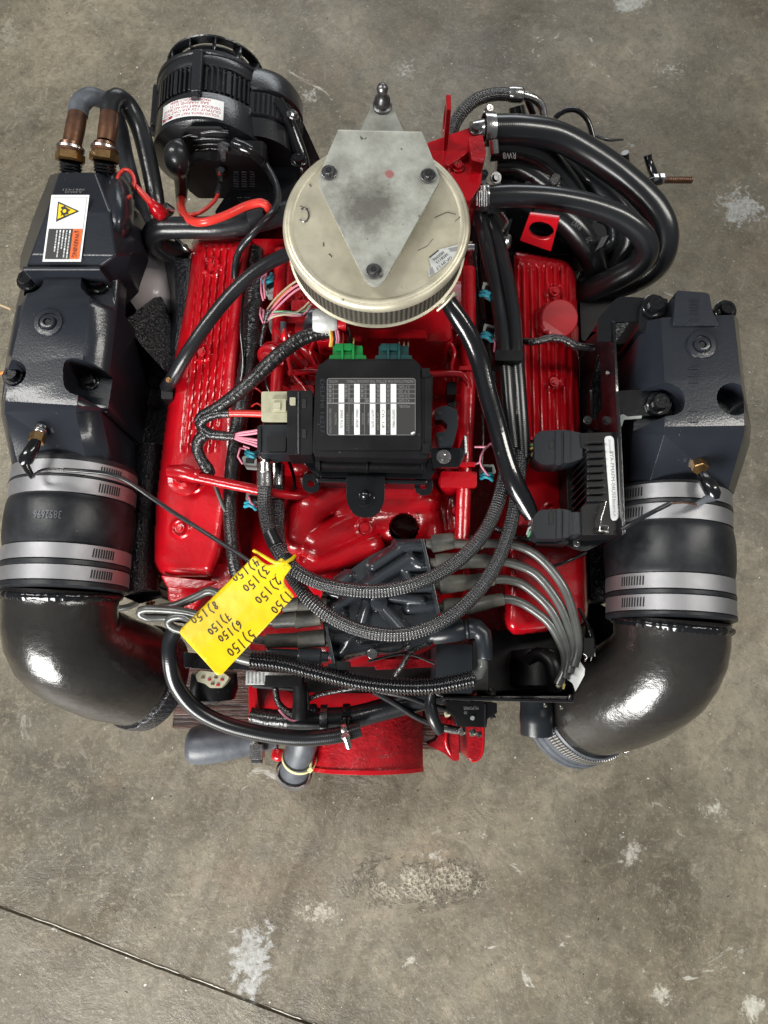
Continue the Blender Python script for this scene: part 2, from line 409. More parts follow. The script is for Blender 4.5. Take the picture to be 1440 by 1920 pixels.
def plate_mat():
    m, nt, b, N, L, bn, last = pm('dirty_plate', srgb(174, 176, 168), .48, .45, bump=[(120, .35, .0012), (30, .2, .002)], var=(34, .75), col2=srgb(128, 128, 120), rvar=(30, .65), dust=(70, .66, srgb(96, 94, 88)))
    geo = N('ShaderNodeNewGeometry'); c = P(688, 384, .772)
    mp = N('ShaderNodeMapping'); L.new(geo.outputs[0], mp.inputs[0]); mp.vector_type = 'POINT'; mp.inputs['Location'].default_value = -c
    n = N('ShaderNodeTexNoise', Scale=38., Detail=8., Roughness=.7); L.new(geo.outputs[0], n.inputs['Vector'])
    ln = N('ShaderNodeVectorMath', operation='LENGTH'); L.new(mp.outputs[0], ln.inputs[0])
    a = N('ShaderNodeMath', operation='MULTIPLY_ADD'); L.new(n.outputs[0], a.inputs[0]); a.inputs[1].default_value = .09; L.new(ln.outputs['Value'], a.inputs[2])
    cr = N('ShaderNodeMapRange'); L.new(a.outputs[0], cr.inputs[0]); cr.inputs[1].default_value = .055; cr.inputs[2].default_value = .09; cr.inputs[3].default_value = .78; cr.inputs[4].default_value = 0
    mx = N('ShaderNodeMix', data_type='RGBA'); L.new(cr.outputs[0], mx.inputs[0]); L.new(last, mx.inputs[6]); mx.inputs[7].default_value = (*srgb(84, 80, 74), 1)
    # red paint dab
    c2 = P(731, 326, .772); mp2 = N('ShaderNodeMapping'); L.new(geo.outputs[0], mp2.inputs[0]); mp2.inputs['Location'].default_value = -c2
    l2 = N('ShaderNodeVectorMath', operation='LENGTH'); L.new(mp2.outputs[0], l2.inputs[0])
    a2 = N('ShaderNodeMath', operation='MULTIPLY_ADD'); L.new(n.outputs[0], a2.inputs[0]); a2.inputs[1].default_value = .006; L.new(l2.outputs['Value'], a2.inputs[2])
    c3 = N('ShaderNodeMapRange'); L.new(a2.outputs[0], c3.inputs[0]); c3.inputs[1].default_value = .0075; c3.inputs[2].default_value = .0095; c3.inputs[3].default_value = .75; c3.inputs[4].default_value = 0
    mx2 = N('ShaderNodeMix', data_type='RGBA'); L.new(c3.outputs[0], mx2.inputs[0]); L.new(mx.outputs[2], mx2.inputs[6]); mx2.inputs[7].default_value = (*srgb(160, 80, 82), 1)
    L.new(mx2.outputs[2], b.inputs['Base Color']); return m
PLT = plate_mat()
def uvmat(name, kind, ca, cb, rough=.4, coat=.2, metal=0):
    """materials on tube UVs (u metres along, v 0..1 round): braid, tape, pleat, band"""
    m, nt, b, N, L, bn, last = pm(name, ca, rough, metal, coat, coatr=.2)
    uv = N('ShaderNodeTexCoord'); sp = N('ShaderNodeSeparateXYZ'); L.new(uv.outputs['UV'], sp.inputs[0]); U, V = sp.outputs[0], sp.outputs[1]
    def M(op, a, c=None, d=None):
        n = N('ShaderNodeMath', operation=op)
        for i, q in enumerate((a, c, d)):
            if q is None: continue
            if isinstance(q, (int, float)): n.inputs[i].default_value = q
            else: L.new(q, n.inputs[i])
        return n.outputs[0]
    if kind == 'braid':
        k1 = M('ADD', M('MULTIPLY', U, 900), M('MULTIPLY', V, 2*math.pi*12)); k2 = M('SUBTRACT', M('MULTIPLY', U, 900), M('MULTIPLY', V, 2*math.pi*12))
        h = M('MULTIPLY', M('SINE', k1), M('SINE', k2)); h = M('MULTIPLY_ADD', h, .5, .5)
        d = .0011
    elif kind == 'tape':
        n = N('ShaderNodeTexNoise', Scale=1., Detail=4.); cb_ = N('ShaderNodeCombineXYZ'); L.new(M('MULTIPLY', U, 260), cb_.inputs[0]); L.new(M('MULTIPLY', V, 3), cb_.inputs[1]); L.new(cb_.outputs[0], n.inputs[0])
        w_ = M('FRACT', M('MULTIPLY_ADD', U, 55, M('MULTIPLY', n.outputs[0], .8))); h = M('ADD', M('MULTIPLY', w_, .5), n.outputs[0]); d = .0022
    elif kind == 'fine':
        h = M('MULTIPLY_ADD', M('SINE', M('ADD', M('MULTIPLY', U, 2400), M('MULTIPLY', V, 2*math.pi*3))), .5, .5); d = .00005
    elif kind == 'band':
        h = M('MULTIPLY_ADD', M('SINE', M('MULTIPLY', V, 2*math.pi*110)), .5, .5); d = .0007
    bp = N('ShaderNodeBump', Strength=.9, Distance=d); L.new(h, bp.inputs['Height']); L.new(bp.outputs[0], b.inputs['Normal']); L.new(bp.outputs[0], b.inputs['Coat Normal'])
    mx = N('ShaderNodeMix', data_type='RGBA'); L.new(h, mx.inputs[0]); mx.inputs[6].default_value = (*ca, 1); mx.inputs[7].default_value = (*cb, 1); L.new(mx.outputs[2], b.inputs['Base Color'])
    return m
BRAID = uvmat('braided_sleeve', 'braid', (.003, .003, .004), (.045, .047, .05), .2, .9)
TAPE = uvmat('wrinkled_tape', 'tape', (.006, .006, .007), (.014, .014, .015), .24, .7)
HOSE = uvmat('cloth_wrapped_hose', 'fine', (.008, .009, .011), (.011, .012, .014), .28, .55)
PERF = uvmat('perforated_band', 'band', (.12, .12, .12), (.66, .66, .67), .3, 0, .9)
# ---------------------------------------------------------------- floor
def floor_mat():
    m, nt, b, N, L, bn, last = pm('concrete', (.2, .19, .16), .5)
    geo = N('ShaderNodeNewGeometry').outputs['Position']
    def nz(s, d=6., r=.6, dist=0., off=(0, 0, 0), sx=(1, 1, 1)):
        mp = N('ShaderNodeMapping'); L.new(geo, mp.inputs[0]); mp.inputs['Location'].default_value = off; mp.inputs['Scale'].default_value = sx
        n = N('ShaderNodeTexNoise', Scale=float(s), Detail=d, Roughness=r, Distortion=dist); L.new(mp.outputs[0], n.inputs['Vector']); return n.outputs[0]
    def ramp(s, a, bb, lo=0., hi=1.):
        r = N('ShaderNodeMapRange'); L.new(s, r.inputs[0]); r.inputs[1].default_value = a; r.inputs[2].default_value = bb; r.inputs[3].default_value = lo; r.inputs[4].default_value = hi; return r.outputs[0]
    def mix(f, a, c):
        x = N('ShaderNodeMix', data_type='RGBA'); L.new(f, x.inputs[0])
        for i, q in ((6, a), (7, c)):
            if isinstance(q, tuple): x.inputs[i].default_value = (*q, 1)
            else: L.new(q, x.inputs[i])
        return x.outputs[2]
    def mul(a, c):
        n = N('ShaderNodeMath', operation='MULTIPLY'); L.new(a, n.inputs[0])
        if isinstance(c, float): n.inputs[1].default_value = c
        else: L.new(c, n.inputs[1])
        return n.outputs[0]
    c = mix(ramp(nz(2.2, 9, .68, .6), .38, .62), srgb(83, 78, 66), srgb(148, 140, 121))
    c = mix(ramp(nz(7, 9, .7, 1.2, (3, 1, 0)), .45, .68, 0, .7), c, srgb(118, 114, 102))
    c = mix(ramp(nz(4.5, 7, .6, .4, (9, 4, 0)), .55, .72, 0, .4), c, srgb(142, 122, 100))
    c = mix(ramp(nz(15, 9, .75, 1.6, (2, 9, 0)), .42, .62, 0, .42), c, srgb(86, 79, 68))
    c = mix(ramp(nz(26, 8, .78, 2.2, (6, 9, 0)), .52, .68, 0, .5), c, srgb(168, 157, 139))
    c = mix(ramp(nz(60, 6, .8), .5, .66, 0, .5), c, srgb(74, 67, 57))
    c = mix(ramp(nz(1.3, 5, .6, .8, (7, 7, 0)), .5, .62, 0, .38), c, srgb(72, 65, 53))
    c = mix(ramp(nz(160, 3, .7, 0, (1, 7, 0)), .58, .70, 0, .5), c, srgb(170, 165, 150))
    # thin pale scratches and skim marks
    c = mix(mul(ramp(nz(5, 8, .75, 2.5, (2, 8, 0), (1, 1.4, 1)), .63, .665), ramp(nz(1.7, 3, .5, 0, (5, 5, 0)), .45, .6)), c, srgb(178, 176, 166))
    # white paint flecks
    fl = mul(ramp(nz(24, 8, .85, .6, (4, 4, 0)), .68, .70), ramp(nz(2.6, 2, .5, 0, (8, 1, 0)), .5, .58))
    c = mix(fl, c, srgb(196, 197, 190))
    c = mix(ramp(nz(110, 2, .5, 0, (6, 2, 0)), .735, .76), c, srgb(205, 203, 196))
    c = mix(ramp(nz(70, 2, .5, 0, (16, 2, 0)), .74, .77), c, srgb(50, 46, 42))
    patches = []
    def spot(px, py, rx, ry, ns, thr, off):
        q = P(px, py, 0); s = S(py, 0)
        mp = N('ShaderNodeMapping'); L.new(geo, mp.inputs[0]); mp.inputs['Location'].default_value = (-q.x/(rx*s), -q.y/(ry*s), 0); mp.inputs['Scale'].default_value = (1/(rx*s), 1/(ry*s), 0)
        l = N('ShaderNodeVectorMath', operation='LENGTH'); L.new(mp.outputs[0], l.inputs[0])
        f = ramp(l.outputs['Value'], 1.1, .0)
        a = N('ShaderNodeMath', operation='MULTIPLY_ADD'); L.new(f, a.inputs[0]); a.inputs[1].default_value = .30; L.new(nz(ns*1.6, 10, .82, .5, off), a.inputs[2])
        return mul(mul(ramp(a.outputs[0], thr+.20, thr+.27), ramp(l.outputs['Value'], 1.1, .8)), ramp(nz(90, 4, .7, 0, off), .35, .6, .35, .95))
    for (px, py, rx, ry, ns, thr, off, col) in ((1190, 5, 70, 30, 12, .40, (1, 1, 0), srgb(188, 190, 184)), (815, 1605, 45, 22, 40, .5, (2, 1, 0), srgb(196, 194, 184)), (1340, 1520, 60, 32, 22, .5, (3, 1, 0), srgb(205, 203, 190)),
            (1185, 1600, 50, 60, 34, .5, (4, 1, 0), srgb(176, 174, 164)), (470, 1800, 70, 110, 22, .45, (5, 1, 0), srgb(176, 178, 176)), (600, 1710, 80, 40, 60, .5, (6, 1, 0), srgb(182, 178, 166)),
            (1410, 1890, 40, 40, 24, .45, (7, 1, 0), srgb(200, 198, 186)), (1240, 1865, 30, 28, 40, .45, (8, 1, 0), srgb(190, 188, 176)), (760, 130, 60, 60, 60, .55, (9, 1, 0), srgb(190, 190, 184)),
            (1390, 390, 70, 70, 30, .45, (4, 3, 0), srgb(176, 178, 176)), (580, 180, 40, 40, 30, .52, (5, 3, 0), srgb(184, 184, 178)), (1260, 130, 120, 80, 60, .58, (6, 3, 0), srgb(190, 190, 184)), (20, 60, 90, 70, 10, .5, (1, 5, 0), srgb(150, 146, 134))):
        c = mix(spot(px, py, rx, ry, ns, thr, off), c, col)
    L.new(c, b.inputs['Base Color'])
    wet = spot(775, 1655, 150, 55, 7, .38, (2, 2, 0))
    L.new(ramp(nz(3, 6, .6, .5, (1, 2, 0)), .38, .62, .24, .60), b.inputs['Roughness'])
    wm = N('ShaderNodeTexVoronoi', Scale=130.); wm.feature = 'DISTANCE_TO_EDGE'; L.new(geo, wm.inputs['Vector'])
    c = mix(mul(ramp(wm.outputs[0], .12, .0), wet), c, srgb(186, 182, 168)); L.new(c, b.inputs['Base Color'])
    # bump: broad trowel waves, pores and a blistered patch
    b1 = N('ShaderNodeBump', Strength=.55, Distance=.007); L.new(nz(9, 9, .7, .8), b1.inputs['Height'])
    b2 = N('ShaderNodeBump', Strength=.7, Distance=.0016); L.new(nz(120, 5, .75), b2.inputs['Height']); L.new(b1.outputs[0], b2.inputs['Normal'])
    vo = N('ShaderNodeTexVoronoi', Scale=130.); L.new(geo, vo.inputs['Vector'])
    b3 = N('ShaderNodeBump', Strength=1., Distance=.0035); L.new(mul(vo.outputs['Distance'], wet), b3.inputs['Height']); L.new(b2.outputs[0], b3.inputs['Normal'])
    L.new(b3.outputs[0], b.inputs['Normal']); b.inputs['Specular IOR Level'].default_value = .45
    return m
CONC = floor_mat()
def build_floor():
    a, b = P(0, 1700, 0), P(580, 1920, 0); d = (b-a).normalized(); n = Vector((-d.y, d.x, 0))
    if n.y < 0: n = -n
    R = 9.; K = 900; rng = random.Random(3)
    ts = [-R]+[(-1.2+2.6*i/K) for i in range(K+1)]+[R]
    prof = [(-R, 0), (-.0030, 0), (-.0018, -.006), (.0014, -.006), (.0022, -.0006), (.0032, .0004), (.006, 0), (R, 0)]
    vs_, fs = [], []
    for i, t in enumerate(ts):
        for j, (q, z) in enumerate(prof):
            w_ = (noise.noise(Vector((t*38, j*3.1, 0)))*.0012 if 0 < j < 7 else 0)
            vs_.append(a+d*t+n*(q+w_+(noise.noise(Vector((t*5, 0, 0)))*.002 if 0 < j < 7 else 0))+ZZ*z)
    m = len(prof)
    for i in range(len(ts)-1):
        for j in range(m-1): fs.append((i*m+j, i*m+j+1, (i+1)*m+j+1, (i+1)*m+j))
    v0, v1, v2 = [vs_[k] for k in fs[0][:3]]
    if (v1-v0).cross(v2-v1).z < 0: fs = [f[::-1] for f in fs]
    o = add('floor', vs_, fs, CONC, angle=8); props(o, 'worn brown grey concrete floor with a sawn joint', kind='structure')
    CH = pmx('chipped_arris', (.52, .50, .44), .6, bump=[(300, .6, .001)], var=(90, .9), col2=(.26, .24, .2))
    vv, ff = [], []; t = -.8
    while t < 1.3:
        L_ = rng.uniform(.02, .13); k = len(vv); n_ = 16; on = rng.random() < .82
        if on:
            for i in range(n_+1):
                tt = t+L_*i/n_; off = noise.noise(Vector((tt*5, 0, 0)))*.002; q = noise.noise(Vector((tt*38, 4*3.1, 0)))*.0012
                w2 = (.0007+.0022*abs(noise.noise(Vector((tt*90, 3, 0)))))*min(1, i, n_-i)+.0002
                vv += [a+d*tt+n*(.0022+q+off)+ZZ*.0012, a+d*tt+n*(.0022+q+off+w2)+ZZ*.0016]
            for i in range(n_): ff.append((k+2*i, k+2*i+2, k+2*i+3, k+2*i+1))
        t += L_+rng.choice((0, .002, .02))
    j_ = add('joint_edge', vv, ff, CH, o, angle=180); j_['kind'] = 'stuff'
build_floor()
# ---------------------------------------------------------------- timber and the engine itself
def wood_mat():
    m, nt, b, N, L, bn, last = pm('dark_oiled_wood', (.045, .018, .012), .4, 0, .3)
    geo = N('ShaderNodeNewGeometry'); mp = N('ShaderNodeMapping'); L.new(geo.outputs[0], mp.inputs[0]); mp.inputs['Scale'].default_value = (6, 170, 170); mp.inputs['Rotation'].default_value = (0, 0, .06)
    n = N('ShaderNodeTexNoise', Scale=1., Detail=6., Roughness=.6, Distortion=.6); L.new(mp.outputs[0], n.inputs['Vector'])
    cr = N('ShaderNodeValToRGB'); L.new(n.outputs[0], cr.inputs[0]); e = cr.color_ramp.elements
    e[0].position = .38; e[0].color = (.018, .008, .006, 1); e[1].position = .66; e[1].color = (.12, .05, .034, 1); L.new(cr.outputs[0], b.inputs['Base Color'])
    q = N('ShaderNodeBump', Strength=.9, Distance=.004); L.new(n.outputs[0], q.inputs['Height']); L.new(q.outputs[0], b.inputs['Normal']); return m
WOOD = wood_mat()
tb = prism('timber_block', [(334, 1238), (884, 1262), (880, 1412), (322, 1366)], .16, .001, WOOD, None, bevel=.003)
props(tb, 'dark oil-soaked timber block lying on the concrete under the rear of the engine', 'timber block')
E = empty('marine_engine', P(705, 900, 0), 'red and black V8 boat engine standing on the concrete floor', 'engine')
def sdp(X, Y, poly):
    d = np.full(X.shape, 1e9); ins = np.zeros(X.shape, bool); n = len(poly)
    for i in range(n):
        x0, y0 = poly[i-1][:2]; x1, y1 = poly[i][:2]
        q, t = seg(X, Y, x0, y0, x1, y1); d = np.minimum(d, q)
        c = ((y0 > Y) != (y1 > Y)); 
        if y1 != y0: ins ^= c & (X < (x1-x0)*(Y-y0)/(y1-y0)+x0)
    return np.where(ins, d, -d)
# engine block, heads, oil pan: the mass under everything
blk = prism('engine_block', [(500, 452), (880, 452), (935, 560), (960, 1180), (930, 1262), (470, 1262), (455, 1080), (430, 560)], .405, .17, REDD, E, bevel=.006)
for s, pts in ((0, [(352, 470), (500, 462), (500, 1090), (318, 1090), (322, 800)]), (1, [(930, 500), (1080, 530), (1100, 1175), (950, 1185), (930, 900)])):
    prism('cylinder_head', pts, .45, .34, REDD, E, bevel=.006)
prism('oil_pan', [(430, 470), (960, 470), (980, 1200), (440, 1200)], .30, .16, DARK, E, bevel=.01)
prism('engine_foot', [(470, 620), (930, 620), (930, 800), (470, 800)], .162, .0, DARK, blk, bevel=.004)
# ---------------------------------------------------------------- valve covers
def cover(poly, x0, y0, x1, y1, zi, zo, xi, xo, ribs, rz, rphase, extra=None, rtop=22):
    def fn(X, Y):
        d = sdp(X, Y, poly); z = zo+(zi-zo)*np.clip((X-xo)/(xi-xo), -.2, 1.2)
        e = np.clip(d/rtop, 0, 1); z = z-.028+.028*np.sqrt(np.clip(1-(1-e)**2, 0, 1))
        if ribs:
            a, b, ya, yb, sk, per, amp = ribs
            xx = X-(Y-ya)*sk
            m = np.clip((xx-a)/8, 0, 1)*np.clip((b-xx)/8, 0, 1)*np.clip((Y-ya)/14, 0, 1)*np.clip((yb-Y)/14, 0, 1)
            z = z-amp*m*(.5-.5*np.tanh(2.2*np.cos((xx-a)/per*2*math.pi+rphase)))
        if extra: z = extra(X, Y, z)
        return np.where(d < 0, -1, z)
    return fn
Lp = rnd([(362, 446), (472, 446), (462, 560), (450, 700), (446, 860), (432, 940), (418, 1030), (398, 1080), (302, 1080), (288, 1050), (292, 950), (303, 850), (322, 700), (345, 560)], 14)
def exL(X, Y, z):
    for (x, y) in ((338, 990), (362, 905), (378, 660), (398, 500)):
        d = np.hypot(X-x, Y-y); z = z+.004*np.clip((20-d)/5, 0, 1)-.003*np.clip((15-d)/4, 0, 1)
    return z
vcl = field('valve_cover', 284, 440, 480, 1086, 2.2, cover(Lp, 0, 0, 0, 0, .585, .535, 450, 300, (372, 446, 455, 850, -.09, 13, .0045), 0, 0, exL), RED, E, .47, skirt=.44, label='left red ribbed valve cover')
for q in ((338, 990, .556), (362, 905, .56), (378, 660, .562), (398, 500, .566)): bolt(*q, 6, RED, vcl, ax=(-.25, 0, 1))
Rp = rnd([(962, 470), (1062, 488), (1079, 508), (1085, 640), (1090, 800), (1100, 1000), (1103, 1160), (1085, 1178), (960, 1192), (946, 1172), (950, 960), (958, 700), (966, 560)], 12)
def exR(X, Y, z):
    for (x, y, r) in ((1040, 604, 34), (1040, 546, 16), (1040, 716, 16), (1036, 960, 18)):
        d = np.hypot(X-x, Y-y); z = z+.004*np.clip((r+4-d)/5, 0, 1)-(.003*np.clip((r-3-d)/4, 0, 1))
    return z
vcr = field('valve_cover', 942, 462, 1108, 1198, 2.2, cover(Rp, 0, 0, 0, 0, .57, .525, 965, 1090, (968, 1078, 492, 830, .02, 14.5, .0062), 0, 0, exR), RED, E, .46, skirt=.44, label='right red ribbed valve cover')
for q in ((1040, 546, .553), (1040, 716, .552), (1036, 960, .552)): bolt(*q, 7, RED, vcr, ax=(.25, 0, 1))
o = P(1040, 604, .553)
cap = lathe('oil_filler_cap', o, (.22, -.05, 1), [(0, .023), (.004, .0255), (.009, .0255), (.012, .023), (.0125, .0)], REDF, vcr, n=48, wob=lambda d, a: 1+.10*(math.cos(4*a+.6) > .55)*(d < .017) if d < .017 else 1)
lathe('cap_disc', o+Vector((.003, -.001, .012)), (.05, -.35, 1), [(0, .0245), (.003, .0255), (.0045, .024), (.005, 0)], REDF, cap, n=32)
prism('gasket_flange', [(300, 1078), (408, 1090), (378, 1104), (312, 1100)], .535, .52, RED, vcl, bevel=.002)
prism('head_end_face', [(312, 1092), (392, 1104), (362, 1150), (334, 1150), (314, 1122)], .49, .40, RED, E, bevel=.003)
prism('head_end_boss', [(398, 1056), (432, 1058), (432, 1104), (396, 1104)], .53, .44, RED, E, bevel=.004, rr=6)
# rocker cover breather pipe (the red tube crossing on the left)
tube('dipstick_tube', [(318, 884, .60, 12), (345, 886, .605, 15), (365, 893, .605, 13), (374, 896, .605, 10.5), (450, 912, .61, 10), (520, 926, .61, 9), (570, 930, .60, 7), (640, 916, .58, 6), (660, 900, .57, 5)], RED, E, n=16)
tube('tube_collar', [(368, 890, .605, 14), (373, 894, .605, 14)], RED, E, smooth=False)
lathe('dipstick_base', P(346, 900, .565), (0, 0, 1), [(0, .021), (.006, .020), (.007, .014), (.02, .010)], RED, E)
# ---------------------------------------------------------------- intake casting
def intake(X, Y):
    z = caps([(505, 460, 505, 560, 40, .50), (640, 640, 800, 640, 70, .535), (640, 720, 800, 720, 120, .50),
              (548, 470, 540, 590, 13, .565), (520, 600, 560, 640, 22, .55), (560, 660, 620, 700, 26, .545), (600, 610, 850, 622, 30, .57), (590, 640, 600, 700, 22, .55),
              (480, 600, 500, 1000, 26, .485), (520, 700, 520, 850, 18, .545), (800, 660, 840, 700, 30, .55), (850, 780, 800, 850, 34, .54), (846, 620, 838, 700, 16, .565),
              (556, 1006, 580, 946, 37, .592, .602), (580, 946, 645, 908, 38, .602, .600), (645, 908, 770, 906, 34, .600, .588), (572, 1056, 690, 1022, 31, .574, .570), (592, 1016, 690, 972, 34, .594, .586), (690, 972, 800, 964, 30, .584, .57), (640, 946, 800, 936, 30, .588, .578),
              (800, 920, 812, 1000, 24, .565), (540, 1020, 560, 980, 22, .575), (650, 1060, 760, 1040, 26, .53), (740, 985, 775, 985, 36, .574), (840, 880, 850, 990, 18, .54), (560, 860, 760, 870, 34, .56), (690, 1230, 620, 1230, 60, .46), (650, 1090, 780, 1090, 90, .49)], .44, .0032)(X, Y)
    z = z+.003*np.clip((19-np.hypot(X-685, Y-990))/4, 0, 1)-.0035*np.clip((12-np.hypot(X-685, Y-990))/3, 0, 1)
    z = z-.075*np.clip((27-np.hypot(X-757, (Y-990)))/5, 0, 1)
    # grooves between runners
    for a in ((600, 965, 700, 930), (560, 1000, 600, 1010)):
        pass
    return z
imf = field('intake_manifold', 470, 448, 880, 1250, 3, intake, RED, E, .43, skirt=.42, label='bright red cast intake manifold')
bolt(685, 990, .592, 8, RED, imf, ax=(0, -.15, 1))
lathe('hole_liner', P(757, 990, .53), (0, 0, 1), [(0, .019), (.045, .019)], DARK, imf, n=24, closed=False)
tube('coolant_elbow', [(752, 1018, .55, 7), (735, 1035, .56, 7), (720, 1048, .56, 6)], REDD, E)
# fuel rails
fr = tube('fuel_rail', [(878, 505, .60), (878, 700, .60), (872, 850, .60), (866, 1012, .60)], RED, E, r=14, n=20, label='right red fuel rail')
for y in (625, 690, 870): box('rail_clip', 860, y-4, 892, y+4, .613, .575, RED, fr, bevel=.001)
for (x, y) in ((842, 624), (842, 910)):
    m = lathe('rail_boss', P(x, y, .55), (0, 0, 1), [(0, .016), (.03, .015), (.034, .012), (.034, 0)], RED, E); bolt(x-1, y-14, .59, 8, RED, m)
box('rail_bracket', 826, 884, 894, 914, .612, .606, RED, E, rr=5)
bolt(886, 891, .612, 4, RED, E)
fl = tube('fuel_rail', [(528, 470, .60), (524, 560, .60), (520, 720, .60), (512, 800, .60), (510, 1000, .585)], RED, E, r=13, n=20, label='left red fuel rail')
tube('crossover_pipe', [(800, 701, .615), (850, 701, .615), (868, 704, .615), (878, 716, .61), (880, 738, .60), (880, 746, .59)], RED, E, r=6.5)
tube('crossover_pipe', [(540, 700, .60), (580, 697, .60), (612, 700, .60)], RED, E, r=6)
pr = lathe('pressure_regulator', P(518, 660, .60), (-.35, -.8, .55), [(-.01, .012), (.004, .014), (.006, .0185), (.009, .0185), (.0095, .0165), (.013, .0165), (.0135, .0185), (.017, .0185), (.018, .015), (.024, .013), (.025, .008), (.025, 0)], RED, E, n=36)
tube('vacuum_nipple', [(533, 668, .63, 5), (536, 648, .645, 5), (534, 632, .655, 7), (533, 618, .66, 5), (532, 606, .66, 3)], RED, pr)
tube('vacuum_boot', [(532, 625, .657, 6), (531, 603, .664, 5.5)], PLG, pr)
tube('vacuum_pipe', [(540, 670, .615, 4), (548, 700, .62, 4), (566, 722, .62, 4), (578, 738, .62, 4)], RED, E)
for i, (x, y) in enumerate(((530, 780), (548, 715), (553, 740), (560, 600), (590, 720), (600, 655))):
    a = lathe('intake_boss', P(x, y, .53), (0, -.2, 1), [(0, .016), (.05, .0145), (.054, .012), (.054, .007), (.05, .006)], RED, E, n=24)
box('iac_valve_body', 545, 722, 588, 768, .605, .56, RED, E, bevel=.003, rr=5)
box('iac_valve_cover', 552, 728, 578, 744, .612, .600, RED, E, bevel=.002, rr=3)
tube('iac_ring', [(520, 745, .58, 22), (528, 745, .60, 22)], RED, E, smooth=False, n=24)
tube('intake_tube', [(548, 640, .58), (575, 660, .585), (604, 690, .58)], RED, E, r=13)
tube('intake_tube', [(610, 596, .60), (596, 630, .60), (580, 640, .59)], RED, E, r=12)
throttle = prism('throttle_body', [(600, 560), (840, 560), (846, 640), (590, 640)], .64, .55, RED, E, bevel=.005, rr=14)
box('throttle_shelf', 690, 618, 800, 634, .652, .62, RED, throttle, rr=4)
box('throttle_shelf', 612, 622, 680, 640, .648, .62, RED, throttle, rr=4)
lathe('servo_barrel', P(612, 604, .655), (1, 0, 0), [(-.016, .014), (-.012, .016), (.01, .016), (.014, .013)], SILV, throttle, n=24)
lathe('servo_nose', P(634, 606, .655), (1, 0, 0), [(-.003, .011), (.01, .011), (.011, .009)], RED, throttle, n=24)
lathe('servo_plug', P(592, 596, .648), (.4, .3, 1), [(-.02, .012), (.004, .012), (.006, .009)], PLG, throttle, n=16)
box('rail_bridge', 546, 562, 600, 582, .60, .565, REDD, E, bevel=.002, rr=4)
box('rail_bridge', 520, 592, 600, 606, .595, .57, RED, E, bevel=.002, rr=4)
# ---------------------------------------------------------------- front red casting, lifting eyes
tc = prism('thermostat_housing', [(800, 268), (850, 250), (884, 238), (900, 250), (906, 300), (902, 345), (880, 378), (836, 352), (806, 305)], .665, .50, RED, E, bevel=.004, rr=5)
prism('housing_lug', [(878, 258), (904, 252), (912, 285), (906, 306), (884, 300)], .685, .60, REDD, tc, bevel=.003, rr=4)
prism('housing_rib', [(834, 304), (876, 278), (880, 284), (838, 312)], .678, .655, RED, tc, bevel=.002)
bolt(859, 312, .667, 9, RED, tc)
def eye(px, y0, y1, zt, zb, name, lab):
    a = P(px, y1, zb); fr_ = (a+Vector((0, 0, 0)), YY, ZZ, XX)
    L = P(px, y1-40, zb).y-a.y; Hh = zt-zb
    out = rnd([(-.018, 0, 0), (.038, 0, 0), (.030, Hh*.6, .02), (.022, Hh, .022), (.0, Hh, .022), (-.008, Hh*.6, .02)], .01, 6)
    hole = circ(.011, Hh*.62, .012, 18, Hh*.26)
    return prismw(name, [out, hole], fr_, .006, RED, E, bevel=.0015, label=lab)
eye(836, 0, 292, .722, .64, 'lifting_eye', 'upright red lifting eye by the air cleaner')
tab = patch('lifting_tab', [[(992, 404, .622), (1044, 400, .622)], [(980, 448, .612), (1034, 470, .596)]], RED, E)
tabf = P(984, 452, .60)
bpy.data.objects.remove(tab)
A, B, C, D = P(975, 452, .600), P(1033, 472, .592), P(1050, 404, .640), P(993, 402, .640)
X_ = (B-A).normalized(); N_ = X_.cross(D-A).normalized(); Y_ = N_.cross(X_)
q2 = lambda v: ((v-A).dot(X_), (v-A).dot(Y_))
oc = q2((A+B+C+D)/4)
prismw('lifting_eye', [rnd([q2(A), q2(B), q2(C), q2(D)], .008, 5), circ(oc[0]+.001, oc[1]+.002, .0165, 22, .0125)], (A, X_, Y_, N_), .006, RED, E, bevel=.0012, label='tilted bright red lifting eye with oval hole')
# ---------------------------------------------------------------- left exhaust riser
def cyl_cut(px, py, z, r, depth=.05, ry=None):
    pts = circ(0, 0, r*S(py, z), 24, (ry or r)*S(py, z)); c = P(px, py, z)
    return prismw('cutter', [pts], (c+ZZ*.03, XX, YY, ZZ), depth+.03, NAVY, None, bevel=0)
def poly_cut(pts, z, depth):
    ls = [tuple(P(x, y, z)[:2]) for x, y in pts]
    return prismw('cutter', [ls], (ZZ*(z+.04), XX, YY, ZZ), depth+.04, NAVY, None, bevel=0)
lr = patch('exhaust_riser', [
    [(46, 512, .585), (62, 505, .632), (172, 503, .632), (226, 522, .60)],
    [(30, 575, .58), (46, 570, .640), (166, 575, .640), (219, 585, .605)],
    [(12, 668, .58), (24, 660, .640), (156, 665, .640), (209, 672, .605)],
    [(2, 758, .58), (10, 752, .640), (144, 760, .640), (193, 765, .605)],
    [(2, 778, .575), (9, 772, .636), (142, 773, .636), (189, 772, .600)],
    [(24, 880, .564), (34, 870, .590), (164, 874, .590), (214, 886, .564)]], NAVY, E, skirt=.40, bevel=.0035, label='left black exhaust riser')
uc = prismw('cutter', [[tuple(P(x, y, .5)[:2]) for x, y in ((262, 430), (380, 430), (380, 590), (262, 640))]], (ZZ*.575, XX, YY, ZZ), .3, NAVY, None, bevel=0)
